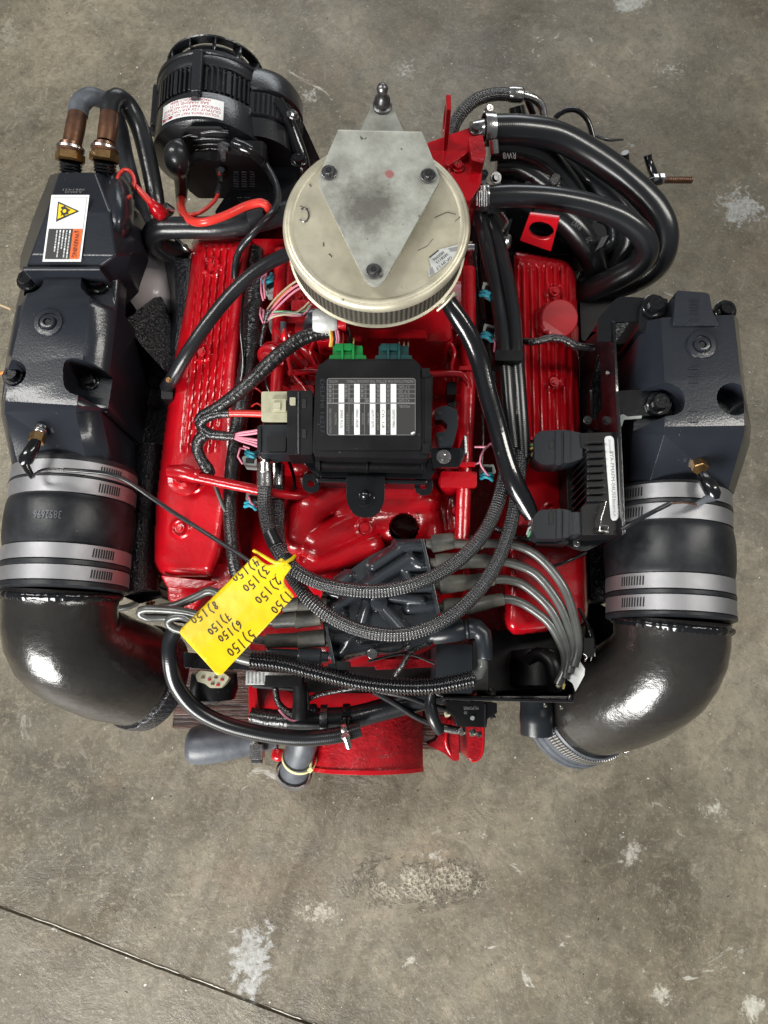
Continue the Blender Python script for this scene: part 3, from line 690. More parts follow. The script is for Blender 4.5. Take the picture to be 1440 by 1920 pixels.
cut(lr, [uc, cyl_cut(52, 524, .64, 26, .035), cyl_cut(183, 530, .64, 30, .03), poly_cut(rnd([(212, 500), (150, 500), (148, 540), (190, 556), (240, 562), (240, 500)], 10), .64, .028),
         poly_cut(rnd([(118, 668), (240, 690), (240, 765), (190, 752), (118, 735)], 24), .64, .05), cyl_cut(22, 700, .64, 27, .045), poly_cut(rnd([(-30, 672), (22, 672), (22, 726), (-30, 726)], 4), .64, .045)])
lr.modifiers.new('bevel', 'BEVEL').width = .0026; lr.modifiers['bevel'].segments = 3; lr.modifiers['bevel'].limit_method = 'ANGLE'; lr.modifiers['bevel'].angle_limit = math.radians(16); lr.modifiers['bevel'].harden_normals = True
for q in ((52, 526, .612, 15), (183, 530, .614, 16), (24, 704, .598, 14), (168, 714, .592, 13)): bolt(*q, BLK, lr, h=.9)
boss = lathe('port_boss', P(91, 605, .640), ZZ, [(-.002, .0185), (.0015, .0175), (.002, .012), (.0005, .0115), (.0005, .010), (.004, .0095), (.0045, .0085), (.0045, .005), (-.004, .0045)], NAVY, lr, n=32)
lathe('port_socket', P(91, 605, .6405), ZZ, [(0, .004), (.002, .004)], DARK, boss, n=6)
field('sensor_boss', 40, 780, 125, 860, 2.2, lambda X, Y: np.where(np.hypot((X-78)/36, (Y-835)/48) < 1, .578+.032*np.sqrt(np.clip(1-np.hypot((X-78)/36, (Y-835)/48)**2, 0, 1))-(Y-800)*.0002, -1), NAVY, lr, .5)
cp = patch('riser_end_cap', [
    [(94, 326, .600), (112, 322, .635), (178, 322, .635), (214, 330, .60), (222, 345, .56)],
    [(60, 412, .600), (88, 396, .658), (206, 396, .658), (240, 385, .62), (262, 398, .585)],
    [(38, 480, .590), (58, 478, .656), (218, 480, .656), (245, 478, .62), (268, 470, .575)],
    [(36, 504, .590), (50, 501, .648), (186, 502, .648), (238, 512, .60), (256, 534, .56)]], NAVY, E, skirt=.55, bevel=.003, label='left black tapered end cap with warning label')
field('cap_swelling', 178, 318, 262, 478, 3, lambda X, Y: np.where(np.hypot((X-216)/36, (Y-398)/76) < 1, .60+.056*np.sqrt(np.clip(1-np.hypot((X-216)/36, (Y-398)/76)**2, 0, 1)), -1), NAVY, cp, .57)
box('flange_edge', 42, 499, 188, 506, .652, .60, NAVY, cp, bevel=.0015)
# warning label on the cap
WL = quadmap((80, 491, .6575), (152, 491, .6575), (168, 366, .6585), (97, 366, .6585), .0006)
s = Sheet(); s.poly(rnd([(0, 0), (1, 0), (1, 1), (0, 1)], .04), 0).poly(rnd([(.045, .03), (.955, .03), (.955, .965), (.045, .965)], .03), 3, .5).poly([(.06, .04), (.94, .04), (.94, .955), (.06, .955)], 0, 1)
s.rect(.06, .035, .70, .48, 1, 2).rect(.69, .035, .94, .48, 2, 2)
s.poly([(.20, .895), (.22, .585), (.80, .745)], 1, 2).poly([(.24, .86), (.255, .625), (.72, .745)], 4, 3)
for pts in ([(.30, .80), (.40, .82), (.46, .79), (.52, .77), (.58, .76), (.50, .73), (.54, .70), (.46, .69), (.42, .66), (.37, .69), (.33, .66), (.34, .71), (.30, .74), (.35, .76)],): s.poly(pts, 1, 4)
s.poly(circ(.42, .74, .05, 10, .028), 4, 5)
s.text('WARNING', .755, .41, .62, .13, 5, 4, ang=-math.pi/2, asp=.575)
s.poly([(.74, .445), (.74, .42), (.90, .432)], 5, 4)
rr_ = random.Random(2)
for i, (n_, l_) in enumerate(((8, .41), (8, .36), (5, .27), (7, .38), (6, .30))):
    u = .645-i*.085; v = .46
    while v > .46-l_:
        k = rr_.uniform(.02, .05); s.rect(u-.035, v-k, u, v, 3 if rr_.random() < .85 else 0, 3); v -= k+.008
s.build('warning_label', WL, [WHT, PRT, ORG, PRW, YLP, PRT], cp)
s = Sheet(); s.text('3861421', 1, 1, 1, .4, 0, 1, ang=math.pi); s.text('A38542', .9, .5, .8, .4, 0, 1, ang=math.pi)
s.build('cast_number', quadmap((117, 364, .650), (158, 364, .650), (160, 355, .649), (119, 355, .649), .0006), [PRG], cp)
# bright strips under the riser, canister, lower manifold
WHGc = lathe('fluid_canister', P(276, 604, .485), (0, 1, -.12), [(-.01, .008), (0, .02), (.01, .034), (.03, .043), (.06, .044), (.10, .042), (.13, .034), (.14, .01)], WHG, E, n=32, label='smooth milky canister behind the left riser')
patch('manifold_rib', [[(228, 602, .538), (300, 548, .512)], [(266, 650, .53), (325, 610, .508)], [(308, 694, .515), (330, 690, .505)]], CAST, E, skirt=.42)
patch('heat_shield', [[(300, 482, .50), (326, 480, .54), (358, 482, .546)], [(318, 580, .49), (330, 580, .535), (352, 590, .54)], [(316, 690, .48), (324, 690, .52), (338, 690, .524)]], CAST, E, skirt=.40, bevel=.004)
prism('exhaust_manifold', [(222, 560), (320, 690), (318, 860), (300, 1100), (252, 1105), (246, 860), (200, 780)], .45, .30, CAST, E, bevel=.01, label='left black exhaust manifold')
lm = tubew('manifold_log', [(*P(282, 838, .455), .021), (*P(278, 900, .455), .023), (*P(268, 1000, .455), .025), (*P(262, 1085, .455), .026), (*P(262, 1112, .455), .026)], CAST, E, n=24)
prism('manifold_foot', [(212, 1102), (298, 1100), (304, 1120), (262, 1132), (216, 1112)], .44, .36, BLK, E, bevel=.003, rr=4)
bolt(281, 1131, .42, 7, BRS, E, ax=(0, -1, .3))
for q in ((262, 650, .46), (246, 708, .46), (290, 715, .46), (250, 742, .46), (288, 755, .46)): bolt(*q, 8, DARK, E, ax=(.5, -.2, 1))
# ---------------------------------------------------------------- right exhaust riser
rb = patch('exhaust_riser', [
    [(1200, 604, .60), (1240, 596, .636), (1376, 590, .636), (1384, 598, .60)],
    [(1190, 710, .60), (1246, 712, .640), (1388, 700, .640), (1394, 708, .59)],
    [(1188, 800, .60), (1246, 800, .640), (1396, 798, .640), (1408, 800, .585)],
    [(1186, 814, .60), (1245, 816, .636), (1394, 818, .636), (1406, 832, .58)],
    [(1178, 922, .564), (1216, 912, .588), (1366, 916, .588), (1376, 926, .564)]], NAVY, E, skirt=.40, bevel=.0035, label='right black exhaust riser')
cut(rb, [poly_cut(rnd([(1150, 728), (1240, 712), (1284, 730), (1284, 775), (1240, 782), (1150, 800)], 22), .64, .04), cyl_cut(1376, 748, .64, 32, .04)])
rb.modifiers.new('bevel', 'BEVEL').width = .0026; rb.modifiers['bevel'].segments = 3; rb.modifiers['bevel'].limit_method = 'ANGLE'; rb.modifiers['bevel'].angle_limit = math.radians(16); rb.modifiers['bevel'].harden_normals = True
prism('riser_neck', [(1262, 610), (1267, 544), (1330, 549), (1336, 585), (1350, 610)], .6405, .55, NAVY, rb, bevel=.003, rr=8)
prism('riser_lug', [(1196, 622), (1200, 570), (1232, 556), (1252, 560), (1256, 620)], .612, .50, BLK, rb, bevel=.003, rr=12)
prism('riser_lug', [(1336, 600), (1338, 575), (1352, 564), (1374, 570), (1380, 600)], .612, .50, NAVY, rb, bevel=.003, rr=10)
for q in ((1227, 574, .616, 17), (1360, 582, .614, 15), (1236, 757, .612, 17)): bolt(*q, BLK, rb, h=.9)
boss = lathe('port_boss', P(1315, 647, .640), ZZ, [(-.002, .0185), (.0015, .0175), (.002, .012), (.0005, .0115), (.0005, .010), (.004, .0095), (.0045, .0085), (.0045, .005), (-.004, .0045)], NAVY, rb, n=32)
lathe('port_socket', P(1315, 647, .6405), ZZ, [(0, .004), (.002, .004)], DARK, boss, n=6)
field('sensor_boss', 1275, 826, 1345, 905, 2.2, lambda X, Y: np.where(np.hypot((X-1308)/30, (Y-868)/36) < 1, .575+.030*np.sqrt(np.clip(1-np.hypot((X-1308)/30, (Y-868)/36)**2, 0, 1))-(Y-830)*.0002, -1), NAVY, rb, .5)
for i, (y, w_) in enumerate(((562, 14), (568, 10), (574, 12), (580, 10), (588, 14), (600, 14), (690, 14), (704, 12), (716, 12), (770, 10), (790, 12))):
    box('cast_mark', 1298-w_*.4, y, 1298+w_, y+1.5, .6416, .6395, NAVY, rb, bevel=0)
prism('exhaust_manifold', [(1105, 590), (1215, 585), (1200, 900), (1150, 1130), (1105, 1130), (1095, 800)], .45, .30, CAST, E, bevel=.01, label='right black exhaust manifold')
prism('manifold_foot', [(1100, 1120), (1160, 1150), (1165, 1175), (1120, 1240), (1095, 1240)], .40, .32, BLK, E, bevel=.003, rr=4)
# sensors
def sensor(pts, bpts, tpts, name, lab):
    a, b = P(*pts[0]), P(*pts[1]); d = (b-a).normalized()
    o = lathe(name, a, d, [(-.004, .0075), (0, .0075), (.0015, .0083), (.003, .0075), (.0045, .0083), (.006, .0075), (.007, .0075)], CHR, E, n=16, label=lab)
    lathe('brass_hexagon', a+d*.007, d, [(0, .009), (.001, .0098), (.011, .0098), (.012, .009)], BRS, o, n=6, angle=25)
    tube('boot', bpts, BLK, o, n=16); tube('terminal_tip', tpts, BLK if tpts[0][0] < 700 else GRYB, o, n=10); return o
sensor([(76, 806, .625), (66, 834, .632)], [(68, 826, .632, 10), (58, 846, .635, 13), (48, 862, .635, 14), (44, 868, .633, 10)], [(44, 862, .635, 8), (52, 880, .632, 7), (62, 896, .63, 5)], 'temperature_sensor', 'brass sensor with black boot on the left riser')
sensor([(1307, 862, .605), (1318, 892, .622)], [(1318, 892, .622, 12), (1328, 908, .63, 14), (1338, 926, .63, 14), (1338, 934, .628, 11)], [(1338, 930, .63, 10), (1324, 936, .63, 7), (1306, 946, .628, 5)], 'temperature_sensor', 'brass sensor with black boot on the right riser')
# ---------------------------------------------------------------- rubber couplings, bands, elbows
def coupling(p0, p1, r, bands, lab, txt=None, bulge=.0026, sa=(.6, 1.2)):
    a, b = P(*p0), P(*p1); ax = (b-a).normalized(); L = (b-a).length
    pr_ = [(0, r*.93), (.001, r), (L*.03, r+.001)]
    f = sorted(x for q in bands for x in q); lip = .0022
    pr_ += [(L*bands[0][1], r-.0005), (L*(bands[0][1]+.01), r+lip), (L*(bands[1][0]-.01), r+lip), (L*bands[1][0], r-.0005), (L*bands[1][1], r-.0005), (L*(bands[1][1]+.015), r+.0012)]
    m0, m1 = bands[1][1]+.015, bands[2][0]-.015
    for k in range(1, 8): t = k/8; pr_.append((L*(m0+(m1-m0)*t), r+.0012+bulge*math.sin(math.pi*t)**.6))
    pr_ += [(L*m1, r+.0012), (L*bands[2][0], r-.0005), (L*bands[2][1], r-.0005), (L*(bands[2][1]+.01), r+lip), (L*(bands[3][0]-.01), r+lip), (L*bands[3][0], r-.0005), (L*bands[3][1], r), (L*(bands[3][1]+.01), r+lip), (L*.985, r+lip), (L, r*.95)]
    o = lathe('rubber_coupling', a, ax, pr_, RUBG, E, n=72, label=lab, angle=28)
    _, u, v = frame(ax)
    for q in bands:
        bd = lathe('clamp_band', a+ax*(L*q[0]), ax, [(0, r-.001), (0, r+.0016), (L*(q[1]-q[0]), r+.0016), (L*(q[1]-q[0]), r-.001)], STL, o, n=72, closed=False, angle=30)
        vs_, fs = [], []; rr2 = r+.0021; w0, w1 = L*(q[0]+(q[1]-q[0])*.2), L*(q[0]+(q[1]-q[0])*.8)
        for k in range(9):
            an = sa[0]+(sa[1]-sa[0])*k/9
            for (da, w_) in ((0, w0), (.022, w0), (.022+.012, w1), (.012, w1)):
                for rk in (rr2, rr2-.003):
                    vs_.append(a+ax*w_+(u*math.cos(an+da)+v*math.sin(an+da))*rk)
            b0 = k*8; fs += [(b0, b0+2, b0+4, b0+6), (b0+1, b0+7, b0+5, b0+3)]+[(b0+2*i, b0+2*i+1, b0+(2*i+3) % 8, b0+(2*i+2) % 8) for i in range(4)]
        add('band_slots', vs_, fs, DARK, bd)
    if txt:
        s = Sheet(); s.text(txt, 1, 1, 1, 1, 0, 1, ang=math.pi)
        cc = a+ax*L*.48
        def mp(x, y, h):
            an = txt_a+(x-.5)*.42; k = r+.0054+.0002*h
            return cc-ax*(y-.5)*.010+(u*math.cos(an)+v*math.sin(an))*k
        txt_a = -.12 if (v.x > 0) else .12
        sg = 1 if v.x > 0 else -1
        s.build('moulded_number', lambda x, y, h: cc-ax*(y-.5)*.010+(u*math.cos(sg*(x-.5)*.40+sg*.06)+v*math.sin(sg*(x-.5)*.40+sg*.06))*(r+.0055), [GRYB], o)
    return o, a, ax, L
cl, a_, ax_, L_ = coupling((144, 880, 0.530), (120, 1112, 0.530), .0778, [(.05, .157), (.18, .295), (.68, .79), (.84, .945)], 'left black rubber coupling with four steel bands', '3852696', sa=(-1.15, -.75))
crr, b_, bx_, M_ = coupling((1250, 926, 0.530), (1256, 1166, 0.530), .0778, [(.03, .14), (.18, .295), (.69, .80), (.845, .955)], 'right black rubber coupling with four steel bands', sa=(.72, 1.15))
rgb_ = _v = frame(bx_)[2]
def elbow(pts, R, lab):
    w_ = [(*P(*p), R) for p in pts]
    o = tubew('exhaust_elbow', w_, ELB, E, n=64, step=.012, label=lab, angle=180)
    a, b = P(*pts[0]), P(*pts[1]); d = (b-a).normalized()
    lathe('weld_bead', a+d*.004, d, [(-.003, R), (-.001, R+.003), (.002, R+.004), (.005, R+.0025), (.008, R)], BLK, o, n=150, closed=False, angle=180,
          wob=lambda q, an: 1+.02*noise.noise(Vector((math.cos(an)*13, math.sin(an)*13, q*260)))+.01*math.sin(an*46+3*math.sin(an*5)))
    return o
el = elbow([(117, 1108, 0.530), (113, 1160, 0.526), (126, 1205, 0.512), (164, 1232, 0.485), (212, 1252, 0.450), (264, 1268, 0.410)], .0717, 'left black exhaust elbow turning inward')
e0, e1 = P(212, 1252, 0.450), P(264, 1268, 0.410); d = (e1-e0).normalized()
lathe('elbow_lip', e1-d*.004, d, [(0, .0717), (.002, .0745), (.012, .075), (.014, .0727), (.026, .0727), (.028, .071), (.030, .056)], CAST, el, n=64)
er = elbow([(1258, 1162, 0.530), (1254, 1216, 0.525), (1232, 1258, 0.508), (1192, 1288, 0.480), (1146, 1308, 0.445), (1104, 1322, 0.405)], .0717, 'right black exhaust elbow turning inward')
e0, e1 = P(1146, 1308, 0.445), P(1100, 1328, 0.395); d = (e1-e0).normalized()
hs = lathe('elbow_hose', e1-d*.008, d, [(0, .0720), (.003, .0735), (.022, .074), (.033, .074), (.035, .076), (.039, .076), (.041, .074), (.046, .074), (.048, .076), (.053, .0755), (.054, .06)], GRYB, er, n=64)
for k in (.004, .014):
    lathe('perforated_clamp', e1+d*(k-.008), d, [(0, .0735), (0, .0754), (.0085, .0754), (.0085, .0735)], PERF, hs, n=96, closed=False, angle=50)
tube('safety_wire', [(1130, 1406, .40, 2), (1148, 1412, .41, 2.5), (1160, 1403, .42, 2.5), (1172, 1411, .42, 2.5), (1192, 1399, .42, 2)], CHR, er, n=6)
def PY(px, py, Y):
    a = (px-720)/F; t = (960-py)/F; k = Y/(t*CS+SN); return Vector((a*k, Y, H+(t*SN-CS)*k))
def prismy(name, pts, Y, d, mat, parent, bevel=.001, holes=(), rr=0, label=None):
    """upright plate facing the camera side (-Y); outline where its near face is seen"""
    if rr: pts = rnd(pts, rr)
    ls = [[(PY(x, y, Y).x, PY(x, y, Y).z) for x, y in l] for l in [[q[:2] for q in pts]]+list(holes)]
    return prismw(name, ls, (Vector((0, Y, 0)), XX, ZZ, -YY), d, mat, parent, bevel, label=label)
def ring3(name, c, ax, r, w_, th, mat, parent, n=32, screw=None, label=None):
    """band clamp round a hose: c world centre"""
    ax, u, v = frame(ax); c = Vector(c)
    o = lathe(name, c-ax*w_/2, ax, [(0, r), (0, r+th), (w_*.1, r+th*1.2), (w_*.9, r+th*1.2), (w_, r+th), (w_, r)], mat, parent, n=n, closed=False, label=label)
    if screw is not None:
        q = c+(u*math.cos(screw)+v*math.sin(screw))*(r+th+.003); t = (u*-math.sin(screw)+v*math.cos(screw))
        lathe('clamp_screw', q-t*.010, t, [(0, .0035), (0, .006), (.004, .006), (.0045, .0045), (.020, .0045), (.020, .003)], mat, o, n=10, angle=20)
    return o
# ---------------------------------------------------------------- alternator
AY, AZ, AX, AR = .742, .52, -.259, .084
alt = lathe('alternator', (AX, AY, AZ), YY, [(0, .02), (0, .058), (.006, .066), (.014, AR-.003), (.016, AR), (.060, AR), (.062, AR-.001), (.064, AR-.006), (.106, AR-.006), (.108, AR), (.112, AR+.001),
      (.128, AR), (.133, AR-.004), (.135, AR-.008), (.136, AR-.020)], ALT, E, n=96, label='glossy black alternator with vented rear cover')
ux = lambda a, r, d: Vector((AX+r*math.sin(a), AY+d, AZ+r*math.cos(a)))
def rad_box(name, a, r0, r1, d0, d1, w_, mat, parent, bevel=.0006):
    e = Vector((math.sin(a), 0, math.cos(a))); t = Vector((math.cos(a), 0, -math.sin(a))); c = ux(a, 0, 0)
    vv = [c+e*r+t*s+YY*d for r in (r0, r1) for s in (-w_/2, w_/2) for d in (d0, d1)]
    return add(name, vv, [(0, 1, 3, 2), (4, 6, 7, 5), (0, 4, 5, 1), (2, 3, 7, 6), (0, 2, 6, 4), (1, 5, 7, 3)], mat, parent, bevel=bevel)
for i in range(40):
    a = -1.9+i*.095
    rad_box('housing_fin', a, AR-.009, AR-.0005, .067, .104, .0030 if i % 5 else .0065, ALT, alt)
for a in (-1.35, -.05, 1.15):
    rad_box('housing_lug', a, AR-.01, AR+.007, .055, .128, .016, ALT, alt, .004)
    lathe('through_bolt', ux(a, AR+.003, .046), YY, [(0, .004), (0, .006), (.008, .006), (.010, .004)], ALT, alt, n=12)
rad_box('timing_mark', -.05, AR-.002, AR+.003, .106, .116, .008, ALT, alt, .001)
lathe('front_ring', (AX, AY+.124, AZ), YY, [(0, AR-.002), (.002, AR+.002), (.006, AR+.002), (.008, AR-.002)], ALT, alt, n=72, closed=False)
fan = lathe('cooling_fan', (AX, AY+.138, AZ), YY, [(0, .01), (0, .072), (.002, .074), (.004, .074), (.006, .066), (.028, .058), (.030, .03), (.030, .01)], ALT, alt, n=64)
for i in range(12):
    a = i*math.pi/6+.12; e = Vector((math.sin(a), 0, math.cos(a))); t = Vector((math.cos(a), 0, -math.sin(a))); c = Vector((AX, AY+.140, AZ)); vv = []
    for k in range(5):
        q = k/4; r = .040+.034*q; off = .010*q*q-.004
        for dy in (0, .026): vv.append(c+e*r+t*off+YY*dy)
    fs = [(2*k, 2*k+2, 2*k+3, 2*k+1) for k in range(4)]
    b_ = add('fan_blade', vv, fs, ALT, fan); m = b_.modifiers.new('thickness', 'SOLIDIFY'); m.thickness = .0018
lathe('fan_rim', (AX, AY+.166, AZ), YY, [(0, .060), (0, .073), (.002, .074), (.004, .072), (.004, .062)], ALT, fan, n=64, closed=False)
lathe('pulley', (AX, AY+.172, AZ), YY, [(0, .01), (0, .032), (.006, .026), (.012, .026), (.018, .032), (.02, .01)], ALT, alt, n=40)
# rear face: shade panel and vent bars, cover, terminals
prismy('vent_shade_panel', [(335, 268), (350, 240), (415, 240), (432, 262), (410, 292), (372, 304)], AY-.0015, .003, DARK, alt, bevel=.0005, rr=8)  # raised black panel: the shade of the vent openings is in its colour
for i, (x0, x1, y) in enumerate(((344, 372, 254), (378, 428, 246), (356, 425, 259), (364, 422, 269), (368, 418, 278), (370, 408, 288), (372, 400, 297))):
    a, b = PY(x0, y+4, AY-.003), PY(x1, y+2, AY-.003); m_ = (a+b)/2+ZZ*.003
    tubew('vent_bar', [(*a, .0024), (*m_, .0026), (*b, .0024)], ALT, alt, n=8)
cv = prismy('rear_cover', [(350, 322), (362, 306), (392, 298), (410, 302), (420, 290), (492, 292), (500, 300), (506, 366), (490, 380), (446, 384), (420, 372), (372, 372), (352, 356)], AY-.022, .024, PLB, alt, bevel=.003, rr=5)
for i, x in enumerate((443, 458, 473)):
    for k in range(7):
        y = 322+k*4.4; a, b = PY(x-5, y, AY-.023), PY(x+5, y+1, AY-.023); tubew('cover_fin', [(*a, .0010), (*b, .0010)], PLG, cv, n=6, smooth=False)
for (x, y, r) in ((420, 274, .0055), (415, 317, .005), (434, 376, .005)):
    q = PY(x, y, AY-.02); lathe('terminal_stud', q, -YY, [(0, r*1.8), (.003, r*1.8), (.003, r*1.4), (.010, r*1.4), (.0105, r*.7), (.022, r*.7)], BLT, alt, n=6, angle=20)
bt = tubew('rubber_boot', [(*PY(338, 272, AY-.015), .010), (*PY(332, 286, AY-.03), .017), (*PY(334, 306, AY-.036), .0185), (*PY(338, 322, AY-.036), .012), (*PY(340, 350, AY-.036), .0095), (*PY(340, 374, AY-.036), .0085)], RUB, alt, n=20, step=.003)
# label
Y0, Y1 = P(370, 226, .596).y, P(370, 190, .596).y
def ALM(u, v, h):
    a = -.74+u*1.16; r = AR+.0006+.0002*h; return Vector((AX+r*math.sin(a), Y0+(Y1-Y0)*v+(u-.5)*-.004, AZ+r*math.cos(a)))
s = Sheet(); s.grid(.01, .02, .99, .98, 0, n=16)
rr_ = random.Random(4)
for t, y, x, w_ in (('VOLVO PENTA PART NO 3860077', .10, .93, .88), ('OUTPUT 12V 65A CWZ NSG', .29, .95, .90), ('VENDOR PART NO ACI 8562Z', .47, .95, .90), ('SAE MARINE J1171', .65, .78, .60), ('MADE IN MEXICO 80044', .82, .80, .62)):
    s.text(t, x, y+.13, w_, .13, 1, 1, ang=math.pi)
s.rect(.03, .09, .22, .24, 1, 2)
s.build('maker_label', ALM, [WHT, PRR], alt)
# bracket, belt and pulley beside it
bk = lathe('alternator_bracket', (AX+.066, AY+.02, AZ-.015), YY, [(0, .03), (.002, .060), (.03, .064), (.034, .060), (.036, .066), (.070, .067), (.074, .060), (.078, .068), (.105, .067), (.118, .060), (.122, .040)], ALT, E, n=64, label='black bracket beside the alternator')
for i in range(14): 
    a = .1+i*.11; c = Vector((AX+.066, AY+.02, AZ-.015)); e = Vector((math.sin(a), 0, math.cos(a)))
    tubew('bracket_rib', [(*(c+e*.066+YY*.038), .0016), (*(c+e*.0675+YY*.068), .0016)], BLK, bk, n=6, smooth=False)
be = [(516, 150, .545), (528, 178, .545), (548, 215, .52), (570, 262, .49), (592, 310, .46)]
vv, fs = [], []
for i, q in enumerate(be):
    c = P(*q)
    for dx, dz in ((-.014, .0), (.012, -.004), (.012, -.010), (-.014, -.006)): vv.append(c+Vector((dx, 0, dz)))
for i in range(len(be)-1):
    for j in range(4): fs.append((i*4+j, (i+1)*4+j, (i+1)*4+(j+1) % 4, i*4+(j+1) % 4))
add('drive_belt', vv, fs, RUB, E, angle=30)
for i in range(4):
    q0, q1 = [tuple(a_ + (b_-a_)*0 for a_, b_ in zip(p, p)) for p in (be[0], be[-1])]
tubew('tension_strut', [(*P(520, 190, .56), .009), (*P(545, 235, .545), .009), (*P(566, 300, .52), .011), (*P(570, 330, .50), .012)], BLK, E, n=14)
bolt(549, 216, .57, 9, BLT, E, ax=(.5, .5, 1)); bolt(560, 300, .54, 11, BLK, E)
prism('accessory_bracket', [(470, 300), (560, 300), (590, 330), (545, 400), (440, 420), (400, 400)], .50, .42, BLK, E, bevel=.004, rr=10)
# ---------------------------------------------------------------- air cleaner with engine cover bracket
R_ = .1054; ac = P(706, 416, .75); ac.z = 0
acl = lathe('flame_arrestor', ac, ZZ, [(.700, .05), (.700, R_*.985), (.7008, R_-.0005), (.7022, R_-.0005), (.7028, R_*.975), (.703, R_*.965), (.737, R_*.965), (.738, R_*.985), (.7388, R_), (.743, R_+.001), (.7475, R_), (.7495, R_-.002),
     (.7500, R_-.0045), (.7496, R_-.0075), (.7492, R_-.0105), (.7494, R_*.5), (.7494, .001)], ZNC, E, n=160, label='round yellowed zinc flame arrestor lid')
fm = uvmat('pleated_mesh', 'band', (.035, .032, .026), (.11, .10, .08), .5, 0, .3)
lathe('pleated_element', ac, ZZ, [(.703, R_*.965)]+[(.703+k*.0344/16, R_*(.968+.005*(k % 2))) for k in range(17)]+[(.7378, R_*.965)], fm, acl, n=180, closed=False, angle=20)
lathe('lid_ring', ac, ZZ, [(.7488, R_-.012), (.7502, R_-.010), (.7506, R_-.0075), (.7502, R_-.005), (.7488, R_-.004)], ZNC, acl, n=128, closed=False, angle=180)
mark = []
for a in range(10): mark.append((*P(570+9*math.cos(2.2-a*.52), 403-13*math.sin(2.2-a*.52), .7502), .0009))
tubew('scratch_mark', mark, BLT, acl, n=5)
for (x0, y0, x1, y1, r) in ((562, 386, 578, 392, .8), (606, 455, 607, 462, 1.2), (617, 476, 622, 482, 1.3), (815, 408, 838, 398, .7), (838, 398, 855, 402, .7), (853, 415, 868, 402, .6), (783, 470, 800, 462, .5), (800, 462, 812, 448, .5), (580, 345, 583, 350, 1.2)):
    tubew('scratch_mark', [(*P(x0, y0, .7496), r*.0006), (*P(x1, y1, .7496), r*.0006)], BLT, acl, n=4, smooth=False)
pin = tube('vent_pin', [(876, 464, .715), (888, 464, .715), (889, 464, .715)], CHR, acl, r=6.5, smooth=False)
tube('pin_collar', [(868, 464, .715), (872, 464, .715)], BLT, acl, r=5, smooth=False)
stk = Sheet(); pp = [(822, 468), (858, 459), (857, 478), (824, 506), (821, 509), (804, 520), (803, 505), (808, 500), (804, 482)]
stkm = lambda u, v, h: P(u, v, .7502+.0002*h)
stk.poly(pp, 0, 1); stk.poly([(804, 482), (822, 468), (823, 470), (806, 484)], 1, 2); stk.poly([(840, 466), (858, 462), (857, 470), (846, 472)], 2, 2); stk.poly([(805, 504), (810, 500), (815, 512), (806, 517)], 2, 2)
for t, x, y, w_ in (('3850956', 831, 470, 26), ('3858113', 838, 474, 27), ('OP-SM 1.7', 845, 480, 36)):
    stk.text(t, x, y, w_, -5.2, 1, 2, ang=math.radians(142))
stk.build('torn_sticker', stkm, [SILV, PRT, PRG], acl)
PZ = .772
pl_o = [(634, 243, 3), (791, 247, 3), (801, 270, 3), (826, 336, 12), (720, 527, 14), (704, 536, 12), (686, 527, 10), (594, 340, 14), (614, 290, 3)]
plt_ = prism('mounting_plate', rnd(pl_o, 6, 6), PZ, PZ-.0055, PLT, E, bevel=.0016, seg=3, label='grey dirty kite-shaped bracket plate on the flame arrestor')
prism('plate_spacer', rnd([(640, 300), (790, 300), (812, 330), (704, 515), (606, 330)], 12), PZ-.0055, .7495, PLT, plt_, bevel=.001)
for q in ((617, 323), (803, 329), (701, 508)):
    bb = bolt(*q, PZ+.003, 10.5, BLT, plt_, h=.75, socket=True)
    lathe('bolt_recess', P(*q, PZ+.003)+ZZ*.0021, ZZ, [(0, .0026), (.0028, .0026)], DARK, bb, n=8)
    lathe('washer', P(*q, PZ), ZZ, [(0, .0085), (.0012, .0085), (.0014, .0075)], BLT, plt_, n=28)
prism('plate_fold', [(633, 242), (792, 246), (792, 249), (633, 245)], PZ+.0003, PZ-.012, PLT, plt_, bevel=.0008)
fb = prism('stud_bracket', rnd([(668, 262), (699, 192, 6), (712, 180, 10), (729, 184, 8), (764, 262)], 3), .742, .737, PLT, E, bevel=.0014, label='grey triangular stud bracket behind the plate')
so = P(717, 200, .742)
lathe('ball_stud', so, ZZ, [(0, .0115), (.003, .0115), (.004, .009), (.010, .0095), (.012, .009), (.016, .0055), (.019, .0042), (.021, .0042), (.0225, .0056), (.0255, .0066), (.0285, .0066), (.0315, .0053), (.0335, .0025), (.034, 0)], BLT, fb, n=28, angle=50)
tube('outlet_saddle', [(820, 582, .694, 3), (838, 566, .705, 3), (852, 548, .712, 3)], ZNC, acl)
tube('breather_hose', [(836, 558, .69, 16), (850, 582, .685, 17), (880, 630, .67, 18), (900, 680, .655, 18), (915, 740, .645, 18), (932, 800, .635, 18), (945, 850, .63, 18.5), (962, 900, .625, 19), (985, 945, .615, 18), (998, 970, .61, 14)], BLK, E, n=28, step=.004, label='glossy black breather pipe from the flame arrestor')
ring3('pipe_saddle', P(838, 562, .69), P(850, 582, .685)-P(836, 558, .69), .0108, .004, .0022, ZNC, acl)
